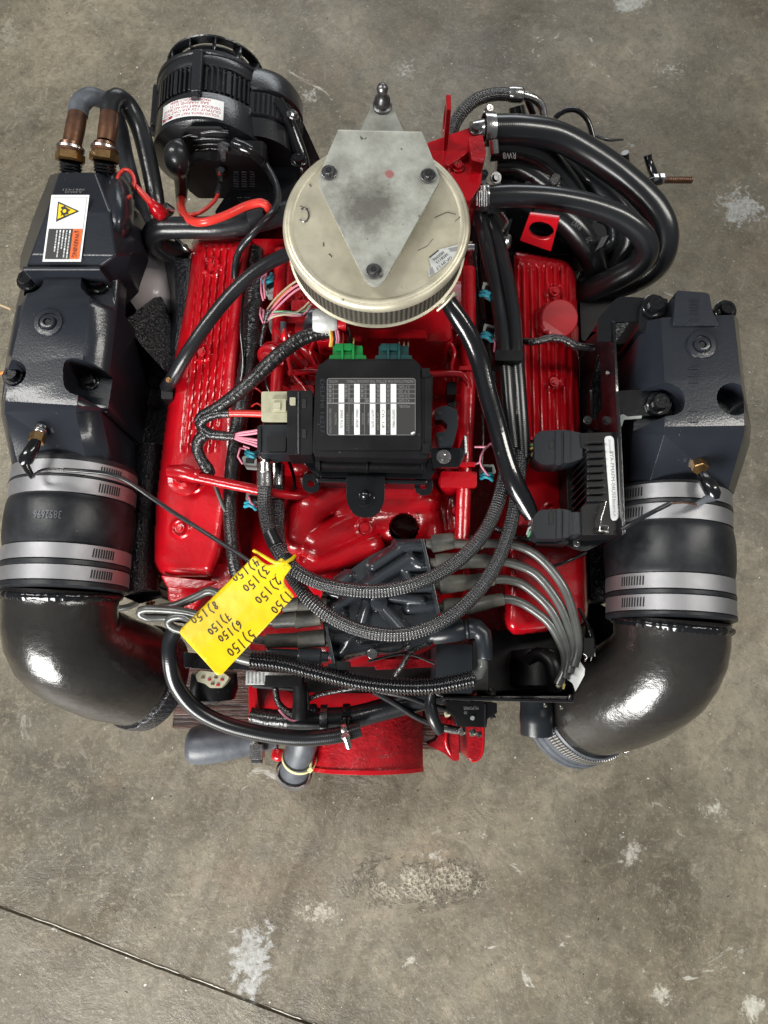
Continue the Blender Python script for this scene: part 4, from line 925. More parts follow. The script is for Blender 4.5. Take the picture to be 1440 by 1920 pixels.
# ---------------------------------------------------------------- hoses
def ws(pts, r=None): return [(*P(*q[:3]), (q[3] if len(q) > 3 else r)*S(q[1], q[2])) for q in pts]
HA = tube('coolant_hose', [(912, 243, .635), (975, 243, .63), (1040, 254, .615), (1100, 284, .60), (1168, 332, .585), (1222, 385, .57), (1245, 435, .555), (1234, 488, .53), (1188, 522, .50), (1110, 548, .45), (1060, 580, .41)], HOSE, E, r=26.5, n=36, step=.005, label='outer thick black coolant hose')
HB = tube('coolant_hose', [(898, 371, .625, 21), (960, 367, .625, 21), (1030, 371, .62, 21.5), (1100, 384, .61, 22), (1160, 406, .60, 22), (1200, 436, .585, 22), (1214, 468, .565, 22), (1196, 498, .54, 22), (1150, 524, .51, 22), (1100, 548, .47, 22), (1060, 575, .43, 22)], HOSE, E, n=32, step=.005, label='inner black coolant hose')
tube('coolant_hose', [(918, 276, .60), (958, 275, .60), (1010, 292, .585), (1048, 330, .56), (1078, 372, .54), (1105, 420, .52)], HOSE, E, r=25, n=28)
tube('coolant_hose', [(1000, 392, .54), (1040, 398, .54), (1078, 430, .53), (1106, 474, .505), (1116, 520, .46), (1118, 570, .40), (1112, 620, .34)], HOSE, E, r=26, n=28)
tube('small_hose', [(1112, 400, .52), (1145, 415, .52), (1150, 450, .50), (1128, 470, .49)], RUB, E, r=13)
tube('small_hose', [(1150, 330, .53), (1178, 370, .53), (1190, 420, .51), (1160, 470, .48)], RUB, E, r=15)
prism('pump_body', [(928, 300), (1010, 306), (1092, 360), (1120, 470), (1040, 480), (960, 440), (930, 380)], .50, .38, BLK, E, bevel=.006, rr=20)
prism('pump_bracket', [(932, 304), (1000, 320), (1060, 352), (1010, 362), (940, 350)], .56, .53, BLK, E, bevel=.003, rr=8)
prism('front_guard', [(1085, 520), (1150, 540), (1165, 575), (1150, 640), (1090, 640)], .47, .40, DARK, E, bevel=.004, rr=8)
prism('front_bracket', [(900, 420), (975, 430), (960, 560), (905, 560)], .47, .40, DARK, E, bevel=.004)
prism('painted_shade_block', [(880, 378), (948, 378), (952, 430), (884, 425)], .52, .48, DARK, E, bevel=.004)  # added black block that paints the shade of this gap
for (x, y, z, r, m) in ((930, 333, .58, 8, BLT), (948, 452, .55, 9, BLT), (1010, 328, .57, 5, BLT), (1042, 335, .57, 7, PLG)): bolt(x, y, z, r, m, E, ax=(.3, -.4, 1))
tube('chrome_fitting', [(950, 444, .56, 12), (944, 458, .56, 15), (938, 468, .56, 10)], CHR, E, n=10)
tube('brake_line', [(940, 400, .57, 4), (952, 418, .57, 4), (942, 436, .57, 4)], CHR, E); tube('brake_line', [(958, 412, .57, 3), (950, 440, .57, 3)], BLT, E)
def rng(pt, nxt, w_, screw, mat=CHR, r=27):
    c = P(*pt); return ring3('hose_clamp', c, P(*nxt)-c, r*S(pt[1], pt[2]), w_, .0016, mat, E, screw=screw, n=40)
rng((916, 243, .635), (960, 243, .632), .014, -1.2); rng((905, 370, .625), (950, 367, .625), .013, -.9, r=22)
tube('clamp_housing', [(926, 262, .66, 9), (928, 288, .65, 9)], CHR, E, smooth=False, n=8); tube('clamp_housing', [(904, 352, .655, 11), (904, 392, .65, 11)], CHR, E, smooth=False, n=8)
for k in range(5): tube('clamp_tooth', [(895+k*4.5, 358, .662, 1.5), (895+k*4.5, 386, .658, 1.5)], BLT, E, smooth=False, n=5)
tube('outlet_pipe', [(884, 246, .64, 17), (906, 244, .637, 20), (912, 244, .636, 20)], CHR, E, smooth=False, n=24); tube('outlet_pipe', [(880, 374, .625, 16), (902, 371, .625, 18)], BLK, E, n=20)
bolt(893, 242, .668, 9, BLT, E)
bolt(905, 328, .655, 8, PLG, E, ax=(.3, -1, .4))
bh = tube('braided_fuel_hose', [(842, 262, .60), (858, 222, .61), (888, 190, .62), (925, 177, .625), (958, 177, .625)], BRAID, E, r=12, n=20, step=.004)
fe = tube('steel_ferrule', [(954, 177, .625, 13), (958, 177, .625, 14), (978, 178, .625, 14), (982, 178, .625, 11)], CHR, E, n=20, smooth=False)
tube('steel_pipe', [(980, 178, .625), (1000, 184, .62), (1015, 198, .61), (1020, 222, .60)], CHR, fe, r=8, n=14)
tube('small_wire', [(985, 175, .61), (992, 195, .60), (1000, 215, .59)], BLK, E, r=6); tube('sensor_body', [(968, 200, .58, 15), (972, 225, .57, 16)], BLK, E)
tube('small_wire', [(1040, 222, .57), (1058, 208, .575), (1082, 207, .575), (1102, 226, .57), (1112, 258, .56)], BLK, E, r=5)
rod = tube('threaded_rod', [(1238, 337, .50), (1298, 338, .50)], COP, E, smooth=False, n=12, r=5, cap=True); 
vb = []
for k in range(14): tube('rod_thread', [(1243+k*4, 337.5, .50), (1245+k*4, 337.5, .50)], COP, rod, r=6.4, smooth=False, n=12)
for x in (1228, 1240): tube('rod_nut', [(x-4, 336, .50), (x+4, 336, .50)], CHR, rod, r=10, smooth=False, n=6, angle=20)
tube('nipple', [(1230, 336, .50, 8), (1222, 318, .50, 8), (1216, 300, .505, 7), (1214, 290, .51, 8)], BLK, E); tube('nipple', [(1180, 340, .50, 6), (1174, 300, .52, 6), (1172, 286, .53, 7)], BLK, E)
tube('support_rod', [(1240, 337, .50), (1180, 352, .49), (1110, 380, .47)], BLK, E, r=9)
tube('wire_loop', [(1108, 250, .56, 3), (1140, 262, .56, 3), (1168, 262, .54, 2)], BLT, E, n=6)
# printed hose marks
s = Sheet(); s.text('RW8', 967, 286, 24, -12, 0, 1, ang=math.pi)
s.build('hose_print', lambda u, v, h: P(u, v, .6195), [PRG], HB)
s = Sheet(); s.text('RW2', 1092, 424, 20, -10, 0, 1, ang=math.radians(215)); s.text('20', 1111, 452, 9, -11, 0, 1, ang=math.radians(250))
s.build('hose_print', lambda u, v, h: P(u, v, .552), [PRG], HB)
# left side pipes
def fitting(px, lab):
    o = tube('hose_fitting', [(px+3, 328, .605, 17), (px+1, 318, .615, 19), (px, 306, .62, 19.5), (px, 302, .622, 21)], BLK, E, n=24, smooth=False, label=lab)
    for k in range(3): tube('thread_ring', [(px+1, 309+k*6, .619-k*.003, 20.5), (px+1, 312+k*6, .618-k*.003, 20.5)], BLK, o, n=24, smooth=False)
    a, b = P(px-1, 303, .622), P(px+1, 270, .628)
    tubew('hexagon_nut', [(*a, .019), (*(a+(b-a)*.42), .019)], BRS, o, n=6, smooth=False, angle=20)
    tubew('collar', [(*(a+(b-a)*.42), .0155), (*(a+(b-a)*.6), .017), (*(a+(b-a)*.8), .0175), (*(a+(b-a)*.85), .0145), (*b, .0145)], COP, o, n=24, smooth=False)
    tubew('collar_ring', [(*(a+(b-a)*.62), .0182), (*(a+(b-a)*.74), .0182)], CHR, o, n=24, smooth=False)
    return o
f1 = fitting(132, 'left copper fitting of the pair'); f2 = fitting(196, 'right copper fitting of the pair')
tube('copper_sleeve', [(135, 272, .628, 17), (141, 240, .63, 18), (146, 214, .632, 17)], COP, f1, n=24); tube('copper_sleeve', [(199, 268, .628, 17), (203, 240, .63, 18), (206, 212, .632, 17)], COP, f2, n=24)
tube('bent_end', [(146, 216, .632, 18), (150, 196, .632, 18.5), (166, 182, .63, 17), (185, 184, .62, 16), (206, 198, .605, 16), (222, 235, .58, 16), (236, 300, .55, 15.5), (256, 370, .53, 15), (280, 440, .52, 14.5), (298, 480, .51, 14)], GRYB, f1, n=24, step=.005)
tube('bent_end', [(206, 214, .632, 18), (208, 196, .633, 19), (220, 184, .63, 18), (240, 198, .615, 17.5), (262, 240, .60, 17), (278, 300, .59, 16.5), (290, 360, .58, 16), (296, 400, .57, 15)], RUB, f2, n=24, step=.005)
tube('water_hose', [(345, 478, .52, 20), (310, 468, .54, 21), (288, 448, .565, 21), (296, 430, .585, 21), (340, 427, .59, 20), (410, 426, .59, 20.5), (480, 414, .59, 21), (548, 396, .59, 21)], RUB, E, n=28, step=.005, label='horizontal black water hose')
ring3('hose_cap_ring', P(478, 404, .60), P(500, 400, .60)-P(470, 408, .60), .0158, .022, .001, RUB, E)
tube('metal_line', [(330, 448, .54, 4), (345, 462, .54, 4), (356, 474, .53, 5)], CHR, E)
tube('vacuum_hose', [(546, 474, .63), (510, 490, .63), (468, 518, .625), (424, 562, .615), (385, 612, .605), (350, 664, .59), (326, 706, .565), (312, 726, .54)], RUB, E, r=13, n=20, step=.004, label='diagonal black vacuum hose')
cn = box('hose_connector', 302, 724, 324, 748, .545, .50, PLB, E, bevel=.003, rr=4); bolt(316, 712, .572, 4, BRS, E)
# red pull ring of the dipstick
lp = [(*P(236+17*math.cos(a), 345+27*math.sin(a), .63+.006*math.sin(a)), .0026) for a in [i*math.pi/9+1.0 for i in range(17)]]
dr = tubew('pull_ring', lp+[(*P(250, 345, .63), .003), (*P(272, 368, .625), .0045), (*P(290, 388, .62), .004)], WRD, E, n=12, label='red dipstick pull ring')
tube('ring_base', [(284, 380, .62, 9), (290, 388, .62, 9), (293, 392, .615, 13), (300, 400, .605, 14), (302, 403, .60, 10)], RED, dr, n=16); tube('base_collar', [(300, 402, .60, 15), (304, 407, .595, 15)], COP, dr, n=16, smooth=False)
tube('tube_nut', [(308, 388, .59, 10), (322, 398, .58, 10)], CHR, dr, n=8)
# alternator wires
z = .60
q0 = PY(340, 372, AY-.036)
red = [(*q0, .0075), (*P(340, 392, .575), .0062), (*P(352, 410, .60), .0058), (*P(378, 417, .625), .0056), (*P(420, 405, .625), .0056), (*P(462, 386, .62), .0056), (*P(490, 380, .62), .0056), (*P(502, 388, .615), .0056), (*P(500, 398, .60), .005)]
tubew('red_cable', red, WRD, E, n=14, step=.004)
tubew('orange_wire', [(*P(350, 404, .60), .0028), (*P(372, 400, .60), .0028), (*P(395, 384, .585), .0028), (*P(408, 366, .57), .0028), (*PY(413, 340, AY-.03), .0032), (*PY(414, 322, AY-.03), .004)], WRD, E, n=10, step=.004)
tubew('sleeved_tip', [(*P(408, 364, .571), .0042), (*PY(413, 340, AY-.03), .0042), (*PY(415, 318, AY-.03), .0045)], PLG, E, n=10)
tubew('black_wire', [(*PY(440, 272, AY-.02), .0062), (*PY(462, 280, AY-.03), .0062), (*P(492, 304, .56), .006), (*P(515, 340, .57), .0052), (*P(521, 374, .59), .005), (*P(508, 402, .62), .005), (*P(476, 436, .62), .0048), (*P(450, 468, .60), .0048), (*P(441, 500, .59), .0048), (*P(441, 522, .58), .0048)], RUB, E, n=12, step=.004)
tubew('wire_sleeve', [(*PY(440, 270, AY-.02), .0085), (*PY(456, 277, AY-.028), .0085), (*PY(470, 284, AY-.03), .008)], BLK, E, n=12)
# ---------------------------------------------------------------- engine control unit
EC = E
ecz = .672
ecu = prism('engine_control_unit', [(600, 690), (612, 673), (776, 673), (788, 684), (796, 700), (812, 702), (808, 846), (798, 860), (590, 856), (586, 846), (589, 771), (592, 700)], ecz, .640, PLB, EC, bevel=.003, rr=4, label='black engine control module with printed label')
prism('lid_panel', [(596, 686), (612, 676), (776, 676), (788, 688), (790, 844), (594, 844)], ecz+.0025, ecz-.004, PLB, ecu, bevel=.0012, rr=5)
box('side_channel', 797, 700, 809, 846, ecz+.002, ecz-.02, PLB, ecu, bevel=.0015, rr=2)
for (y0, y1) in ((690, 706), (832, 850)): box('side_clip', 792, y0, 806, y1, ecz+.005, ecz-.005, PLB, ecu, bevel=.0015, rr=2)
prism('front_lip', [(590, 860), (800, 864), (796, 880), (592, 876)], .652, .632, PLB, ecu, bevel=.0015, rr=2)
for x in (598, 688, 792): box('lip_rib', x-1.5, 860, x+1.5, 880, .656, .64, PLB, ecu, bevel=.0005)
prism('mounting_tray', [(566, 862), (578, 852), (812, 858), (816, 884), (806, 898), (600, 894), (580, 880)], .630, .622, BLK, ecu, bevel=.0018, rr=4, label='black steel tray')
prism('tray_flange', [(592, 896), (802, 900), (800, 908), (594, 904)], .628, .60, BLK, ecu, bevel=.0015)
for (x, y) in ((583, 906), (794, 911)):
    prism('tray_ear', rnd([(x-18, y), (x-14, y-18), (x+16, y-18), (x+18, y), (x+14, y+15), (x, y+19), (x-13, y+14)], 8), .618, .612, BLK, ecu, bevel=.0014, holes=[circ(x, y+1, 6.5, 18, 6)])
tg = prism('support_tongue', rnd([(649, 892), (722, 892), (721, 942, 30), (708, 966, 18), (685, 972, 12), (664, 966, 18), (649, 942, 30)], 4, 6), .632, .627, BLK, EC, bevel=.0016, label='rounded black support tongue with nut')
bolt(684, 934, .633, 13, BLK, tg, h=.5); lathe('stud_dome', P(684, 930, .637), ZZ, [(0, .0068), (.006, .0066), (.010, .0045), (.0115, .002), (.012, 0)], BLK, tg, n=20)
for i, (x, y) in enumerate(((590, 690), (600, 681))): pass
# green and teal plugs
def topplug(x0, x1, mat, lab):
    o = box('wire_plug', x0+4, 648, x1-4, 674, .668, .64, mat, ecu, bevel=.0015, rr=3, label=lab)
    prism('plug_flange', [(x0-2, 666), (x1+2, 666), (x1+4, 674), (x0-4, 674)], .671, .642, mat, o, bevel=.001)
    for k in (.34, .66): box('plug_rib', x0+(x1-x0)*k-2, 644, x0+(x1-x0)*k+2, 674, .673, .66, mat, o, bevel=.0008)
    box('plug_top', x0+8, 644, x0+(x1-x0)*.62, 656, .672, .66, mat, o, bevel=.001, rr=2); return o
topplug(620, 684, GRN, 'bright green plug'); topplug(706, 770, TEAL, 'dark teal plug')
# side plugs
bp = box('wire_plug', 490, 734, 545, 790, .662, .630, BEI, ecu, bevel=.0025, rr=4, label='beige plug'); box('plug_latch', 508, 748, 536, 770, .666, .655, BEI, bp, bevel=.0012, rr=2); box('plug_band', 512, 754, 526, 768, .668, .66, BEI, bp, bevel=.0006)
kp = box('wire_plug', 484, 796, 548, 850, .660, .625, PLD, ecu, bevel=.003, rr=6, label='black double plug'); box('plug_latch', 500, 818, 536, 846, .664, .65, PLB, kp, bevel=.0015, rr=3)
box('plug_rear_face', 482, 798, 489, 846, .663, .63, PLB, kp, bevel=.001)
kb = box('plug_housing', 538, 732, 586, 852, .667, .628, PLB, ecu, bevel=.003, rr=4)
box('housing_lug', 543, 745, 554, 758, .671, .66, BEI, kb, bevel=.001, rr=2); box('housing_rib', 558, 734, 561, 850, .6695, .66, PLG, kb, bevel=.0006)
for y in (748, 804): box('housing_window', 566, y, 574, y+16, .6685, .66, DARK, kb, bevel=.0005)
box('housing_neck', 582, 742, 596, 846, .660, .635, PLB, kb, bevel=.002)
# label
c0 = ecz+.0031
LM = lambda u, v, h: P(u, v, c0+.00012*h)
s = Sheet()
def fr(x0, y0, x1, y1, r, w_, m, h):
    o = rnd([(x0, y0), (x1, y0), (x1, y1), (x0, y1)], r, 5); i = rnd([(x0+w_, y0+w_), (x1-w_, y0+w_), (x1-w_, y1-w_), (x0+w_, y1-w_)], r-w_, 5)
    for k in range(len(o)): s.poly([o[k], o[(k+1) % len(o)], i[(k+1) % len(o)], i[k]], m, h)
s.poly(rnd([(613, 709), (779, 709), (779, 816), (613, 816)], 6), 0, 0); fr(613, 709, 779, 816, 6, .9, 2, 1)
for y in (720.8, 729.3, 737.9, 746.4): s.rect(614, y, 778, y+.8, 2, 1)
s.rect(614, 755, 778, 757, 2, 1)
for x in (624.5, 653, 655, 684, 686, 712, 742): s.rect(x, 721, x+.7, 756, 2, 1)
for x in (654, 683): s.rect(x, 757, x+.7, 815, 2, 1)
for x0, x1, t in ((635, 645.4, 'SPARK PLUG'), (664, 674.6, 'FIRING ORDER'), (693.5, 703.8, 'GAZ M.O.T. (R.P.M.)'), (713, 723.4, 'CYL. 1-8'), (732.6, 743, 'IGNITION TIMING')):
    s.rect(x0, 720, x1, 754.6, 1, 2); s.rect(x0, 757.2, x1, 815, 1, 2)
    s.text(t, x0+3, 768, 34, -5, 3, 3, ang=math.pi/2)
for x, t, l in ((616, '3862116 INSTRUCTION', 46), (626, 'CAUTION', 22), (648, '1-8-4-3-6-5-7-2', 34), (658, '1-6-5-4-3-2', 24), (677, 'ADVANCE', 22), (688, 'RETARD', 22), (705, 'AT IDLE RPM', 32), (725, 'WIDE OPEN THROTTLE', 44)):
    s.text(t, x+1.5, 812-l if l > 40 else 774, l, -3.8, 2, 2, ang=math.pi/2)
for x in (619, 649, 679, 709, 728):
    for k, y in enumerate((725, 733.5, 742, 751)):
        if (x in (649, 679) and k == 3): x2 = x+10
        else: x2 = x
        for a, b in zip(circ(x2, y, 2.4, 10), circ(x2, y, 2.4, 10)[1:]+circ(x2, y, 2.4, 10)[:1]):
            s.poly([a, b, ((b[0]-x2)*.5+x2, (b[1]-y)*.5+y), ((a[0]-x2)*.5+x2, (a[1]-y)*.5+y)], 2, 2)
for y, t in ((722.5, '5.7 GXI'), (731, '5.7 GI'), (739.5, '5.0 GXI'), (748.2, '4.3 GXI'), (759, 'MODEL')): s.text(t, 768, y+.6, 20, -5, 2, 2, ang=math.pi)
s.text('INSTRUCTIONS FOR SETTING THE IGNITION TIMING', 775, 712.5, 125, -5, 2, 2, ang=math.pi); s.text('NOTICE', 633, 712.5, 16, -5, 2, 2, ang=math.pi)
s.poly([(770, 812), (776, 809), (778, 811), (772, 815)], 1, 2)
s.build('printed_label', LM, [PRT, WHT, PRG, PRT], ecu)
s = Sheet()
s.text('DELPHI 16237', 600.5, 712, 100, -8, 0, 0, ang=math.pi/2)
s.build('moulded_letters', lambda u, v, h: P(u, v, c0), [PLG], ecu)
# right-hand clip and foot
ck = prism('hose_clip', rnd([(815, 778), (820, 764), (838, 760), (857, 768), (858, 800), (850, 834), (824, 834), (816, 812), (836, 808), (840, 796), (830, 786), (816, 788)], 3), .652, .632, PLD, E, bevel=.002, label='dark plastic pipe clip beside the control module')
for q in ((824, 774), (826, 822)): lathe('clip_hole', P(*q, .6525), ZZ, [(-.004, .0032), (.0003, .0032)], DARK, ck, n=14)
ft = prism('module_foot', rnd([(808, 840), (866, 840), (876, 812), (872, 858), (860, 876), (812, 876)], 3), .640, .634, BLK, E, bevel=.0018, label='black steel foot with bright bolt')
patch('foot_curl', [[(862, 838, .640), (870, 814, .662), (876, 818, .662)], [(862, 872, .640), (872, 852, .662), (877, 850, .660)]], BLK, ft, skirt=.634, bevel=.001)
bolt(832, 857, .6415, 8.5, CHR, ft, h=.5); lathe('foot_washer', P(832, 857, .640), ZZ, [(0, .0088), (.0012, .0088), (.0013, .007)], CHR, ft, n=28)

# crowd of hoses and brackets at the upper right
tube('coolant_hose', [(930, 310, .57), (975, 312, .57), (1030, 348, .56), (1072, 392, .545), (1092, 440, .52), (1088, 500, .48)], HOSE, E, r=19, n=26)
tube('coolant_hose', [(1060, 300, .53), (1120, 350, .53), (1165, 400, .52), (1180, 450, .50), (1140, 510, .46)], HOSE, E, r=23, n=26)
tube('small_hose', [(950, 350, .55), (990, 352, .55), (1030, 380, .54), (1052, 420, .53)], RUB, E, r=11)
tube('small_hose', [(1020, 280, .55), (1060, 300, .545), (1096, 340, .54), (1130, 352, .52)], RUB, E, r=10)
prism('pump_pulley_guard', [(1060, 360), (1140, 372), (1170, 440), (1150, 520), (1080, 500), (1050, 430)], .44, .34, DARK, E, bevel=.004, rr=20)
for q in ((1008, 326), (1044, 340), (990, 346)): bolt(*q, .575, 5, BLT, E)
prism('strap', [(1040, 322), (1052, 330), (1042, 346), (1030, 338)], .58, .576, CHR, E, bevel=.0008, rr=2)
prism('strap', [(1128, 446), (1142, 440), (1130, 462), (1116, 470)], .54, .536, CHR, E, bevel=.0008, rr=2)
# small fittings crowding the intake
rs_ = random.Random(21)
for (x, y, z, r) in ((560, 640, .585, 7), (588, 668, .58, 6), (548, 690, .585, 6), (530, 840, .575, 7), (850, 660, .58, 7), (848, 760, .575, 6), (556, 470, .58, 7), (856, 960, .58, 6), (548, 860, .56, 6), (830, 930, .56, 7), (560, 560, .59, 6)):
    m = lathe('bolt_boss', P(x, y, z-.012), ZZ, [(0, r*.0012), (.008, r*.0011), (.009, r*.0009)], RED, E, n=18); bolt(x, y-2, z-.003, r, RED if rs_.random() < .7 else BLT, m)
prism('throttle_cable_bracket', [(556, 598), (592, 602), (588, 628), (570, 634), (552, 620)], .605, .601, RED, E, bevel=.001, rr=4, holes=[circ(572, 614, 5, 12)])
prism('sensor_bracket', [(536, 772), (566, 776), (562, 800), (532, 796)], .595, .590, REDD, E, bevel=.001, rr=3)
for i, q in enumerate(([(520, 620, .61), (536, 640, .62), (552, 652, .615), (566, 670, .60)], [(590, 640, .60), (582, 660, .605), (592, 684, .60)], [(840, 640, .60), (852, 660, .605), (846, 690, .60), (852, 720, .59)], [(820, 590, .62), (840, 610, .615), (846, 640, .60)])):
    tube('vacuum_pipe', q, RED, E, r=4.5, n=10)
for q in ([(456, 560, .60), (452, 620, .60), (456, 680, .595), (450, 730, .59)], [(886, 520, .58), (892, 600, .58), (900, 700, .575), (906, 800, .57), (902, 900, .565)], [(540, 860, .57), (552, 900, .57), (548, 950, .565), (560, 1000, .56)], [(496, 680, .59), (500, 720, .60), (512, 750, .60)], [(850, 500, .57), (896, 540, .58), (908, 600, .58)]):
    tube('thin_wire', q, BLK, E, r=3.2, n=8)
box('wire_socket', 838, 716, 856, 740, .60, .57, PLB, E, bevel=.0015, rr=3); box('wire_socket', 500, 868, 516, 892, .585, .56, PLB, E, bevel=.0015, rr=3)
tube('zip_tie', [(462, 600, .598), (480, 598, .605), (492, 600, .598)], BLK, E, r=2.2, n=6); tube('zip_tie', [(450, 820, .592), (446, 822, .597), (430, 820, .588)], BLK, E, r=2.2, n=6)
# ---------------------------------------------------------------- looms and braided hoses
def jit(pts, a=2., seed=1):
    r = random.Random(seed); return [(p[0]+r.uniform(-a, a), p[1]+r.uniform(-a, a))+tuple(p[2:]) for p in pts]
wr = lambda sd: (lambda s_, a: 1+.07*noise.noise(Vector((s_*160, math.cos(a)*1.3+sd, math.sin(a)*1.3)))+.05*noise.noise(Vector((s_*420, math.cos(a)*2.3+sd, math.sin(a)*2.3))))
tube('wire_loom', [(478, 470, .56, 15), (478, 540, .575, 18), (474, 600, .58, 19), (470, 660, .58, 19), (458, 730, .575, 18), (446, 800, .57, 17), (436, 880, .57, 15), (432, 960, .57, 14), (438, 1040, .57, 14), (450, 1100, .56, 13)], TAPE, E, n=24, step=.003, prof=wr(1), label='long taped wiring loom along the left valve cover')
tube('wire_loom', [(622, 622, .648, 14), (596, 624, .65, 14), (560, 638, .65, 14), (520, 668, .65, 14), (482, 704, .645, 14), (440, 742, .64, 13), (404, 768, .635, 12), (380, 780, .63, 11), (372, 792, .628, 10)], TAPE, E, n=24, step=.003, prof=wr(5), label='taped loom running to the green plug')
tube('loom_branch', [(374, 796, .63, 9), (386, 784, .634, 10), (406, 777, .636, 9), (430, 775, .637, 8)], TAPE, E, n=16, step=.003, prof=wr(3))
tube('red_cable', [(424, 775, .637), (455, 775, .638), (492, 776, .64)], WRD, E, r=6.5, n=14)
tube('loom_branch', [(372, 790, .628, 9), (384, 808, .628, 10), (405, 816, .63, 10), (440, 818, .632, 8)], TAPE, E, n=16, step=.003, prof=wr(7))
for i, (y0, y1) in enumerate(((812, 806), (816, 811), (821, 826), (823, 832), (826, 838))):
    tube('pink_wire', [(432, 818, .63), (450, y0, .635), (470, (y0+y1)/2, .638), (486, y1, .64)], PNK, E, r=2.6, n=8)
tube('loom_branch', [(392, 814, .625, 10), (376, 822, .62, 12), (370, 840, .615, 11), (378, 862, .61, 11), (390, 880, .605, 12), (396, 890, .60, 9)], TAPE, E, n=16, step=.003, prof=wr(9))
tube('grey_wire', [(395, 886, .60), (404, 912, .59), (416, 944, .58), (424, 960, .575)], GRYP, E, r=4)
LB = [tube('wire_loom', [(900, 400, .60), (915, 470, .60), (930, 540, .60), (940, 610, .61), (946, 670, .615), (953, 760, .61), (962, 840, .60)], HOSE, E, r=14, n=20),
      tube('wire_loom', [(918, 410, .595), (938, 470, .60), (954, 540, .605), (964, 610, .61), (968, 670, .615), (976, 770, .61), (982, 860, .60)], HOSE, E, r=14, n=20)]
tube('wire_loom', [(894, 430, .57), (896, 520, .57), (906, 620, .57), (925, 720, .57)], RUB, E, r=9)
box('loom_clip', 928, 656, 980, 676, .634, .60, PLB, E, bevel=.002, rr=4, label='black clip holding the two right looms')
s = Sheet(); s.text('SAE 100 R5 FUEL', 968, 735, 42, -5, 0, 1, ang=math.pi/2); s.build('hose_print', lambda u, v, h: P(u, v, .6285), [PRG], LB[0])
def fit(pts, lab=None):
    o = tube('hose_fitting', pts, CHR, E, n=24, smooth=False, label=lab, angle=30); return o
fit([(497, 846, .63, 13), (497, 858, .63, 13), (498, 862, .63, 9), (498, 868, .63, 9), (497, 870, .63, 14.5), (497, 884, .63, 14.5), (497, 885, .628, 16), (497, 912, .625, 16), (497, 914, .625, 13)], 'crimped steel hose fitting')
fit([(520, 850, .60, 12), (520, 862, .60, 9), (520, 868, .60, 9), (520, 872, .60, 14), (520, 912, .60, 14)])
H1 = tube('braided_hose', [(497, 910, .625), (496, 950, .62), (506, 1000, .62), (532, 1048, .625), (580, 1085, .63), (640, 1103, .635), (710, 1108, .635), (780, 1094, .635), (845, 1062, .63), (895, 1016, .625), (925, 965, .615), (944, 905, .605), (955, 840, .60), (955, 760, .60), (946, 680, .605)], BRAID, E, r=13.2, n=24, step=.004, label='upper braided hose looping over the distributor')
H2 = tube('braided_hose', [(520, 908, .60), (521, 960, .60), (522, 1010, .60), (540, 1066, .605), (578, 1122, .615), (630, 1162, .62), (695, 1186, .625), (765, 1188, .625), (832, 1164, .625), (888, 1118, .62), (930, 1058, .615), (956, 990, .61), (970, 915, .605), (978, 830, .60), (974, 740, .60), (962, 680, .605)], BRAID, E, r=13.2, n=24, step=.004, label='lower braided hose looping over the distributor')
for hs_, q in ((H1, [(507, 998, .6225, 14.8), (518, 1022, .624, 14.8)]), (H1, [(533, 1046, .6285, 14.8), (545, 1058, .629, 14.8)])): tube('hose_band', q, RUB, hs_, n=20, smooth=False)
# ---------------------------------------------------------------- distributor
dist = prism('distributor', [(633, 1085), (694, 1042), (742, 1018), (792, 1012), (800, 1050), (822, 1150), (812, 1185), (800, 1206), (740, 1222), (680, 1226), (626, 1246), (606, 1176), (600, 1120)], .572, .47, PLG, E, bevel=.004, rr=8, label='blue-grey distributor cap with raised ribs')
ribs = caps([(626, 1140, 690, 1096, 9, .587), (690, 1096, 768, 1046, 10.5, .589), (768, 1046, 790, 1060, 9, .588), (700, 1062, 760, 1022, 9, .588), (760, 1022, 790, 1022, 10, .587),
             (710, 1128, 710, 1128, 15, .587), (690, 1130, 674, 1186, 9, .584), (722, 1140, 762, 1184, 9, .586), (722, 1118, 790, 1126, 9, .585), (755, 1066, 772, 1092, 7, .584),
             (672, 1180, 640, 1226, 10, .584), (640, 1226, 668, 1206, 9, .582), (628, 1226, 700, 1212, 9, .582), (700, 1212, 752, 1206, 8, .580), (768, 1140, 812, 1134, 11, .583),
             (768, 1208, 800, 1200, 10, .582), (752, 1024, 788, 1022, 13, .588), (758, 1060, 796, 1058, 13, .586), (766, 1100, 804, 1098, 13, .586), (620, 1190, 652, 1210, 8, .582), (640, 1150, 612, 1150, 13, .584), (650, 1196, 616, 1198, 13, .584), (615, 1110, 655, 1120, 10, .582), (636, 1092, 654, 1080, 9, .584)], .5705, .0015)
field('cap_ribs', 604, 1010, 822, 1248, 2.2, ribs, PLG, dist, .5725)
prism('cap_flange', [(789, 1010), (795, 1010), (826, 1150), (820, 1153)], .598, .55, PLG, dist, bevel=.0008)
prism('cap_flange', [(609, 1174), (614, 1173), (629, 1244), (623, 1247)], .598, .55, PLG, dist, bevel=.0008)
lathe('cap_hub', P(711, 1130, .584), ZZ, [(0, .011), (.006, .010), (.007, .008), (.007, 0)], PLG, dist, n=28)
bolt(698, 1226, .584, 7, CHR, dist, h=.6, ax=(0, -.2, 1)); lathe('screw_cup', P(698, 1222, .580), ZZ, [(-.01, .0085), (0, .0085)], PLG, dist)
prism('distributor_shaft', [(640, 1120), (780, 1120), (770, 1200), (650, 1200)], .50, .44, DARK, dist)
RB = [((798, 1020), (822, 1018), (848, 1014), (880, 1016), (906, 1019)), ((806, 1056), (832, 1054), (868, 1052), (905, 1052), (925, 1054)), ((812, 1098), (840, 1096), (872, 1092), (905, 1088), (926, 1087)), ((820, 1140), (846, 1138), (885, 1136), (920, 1128), (944, 1123))]
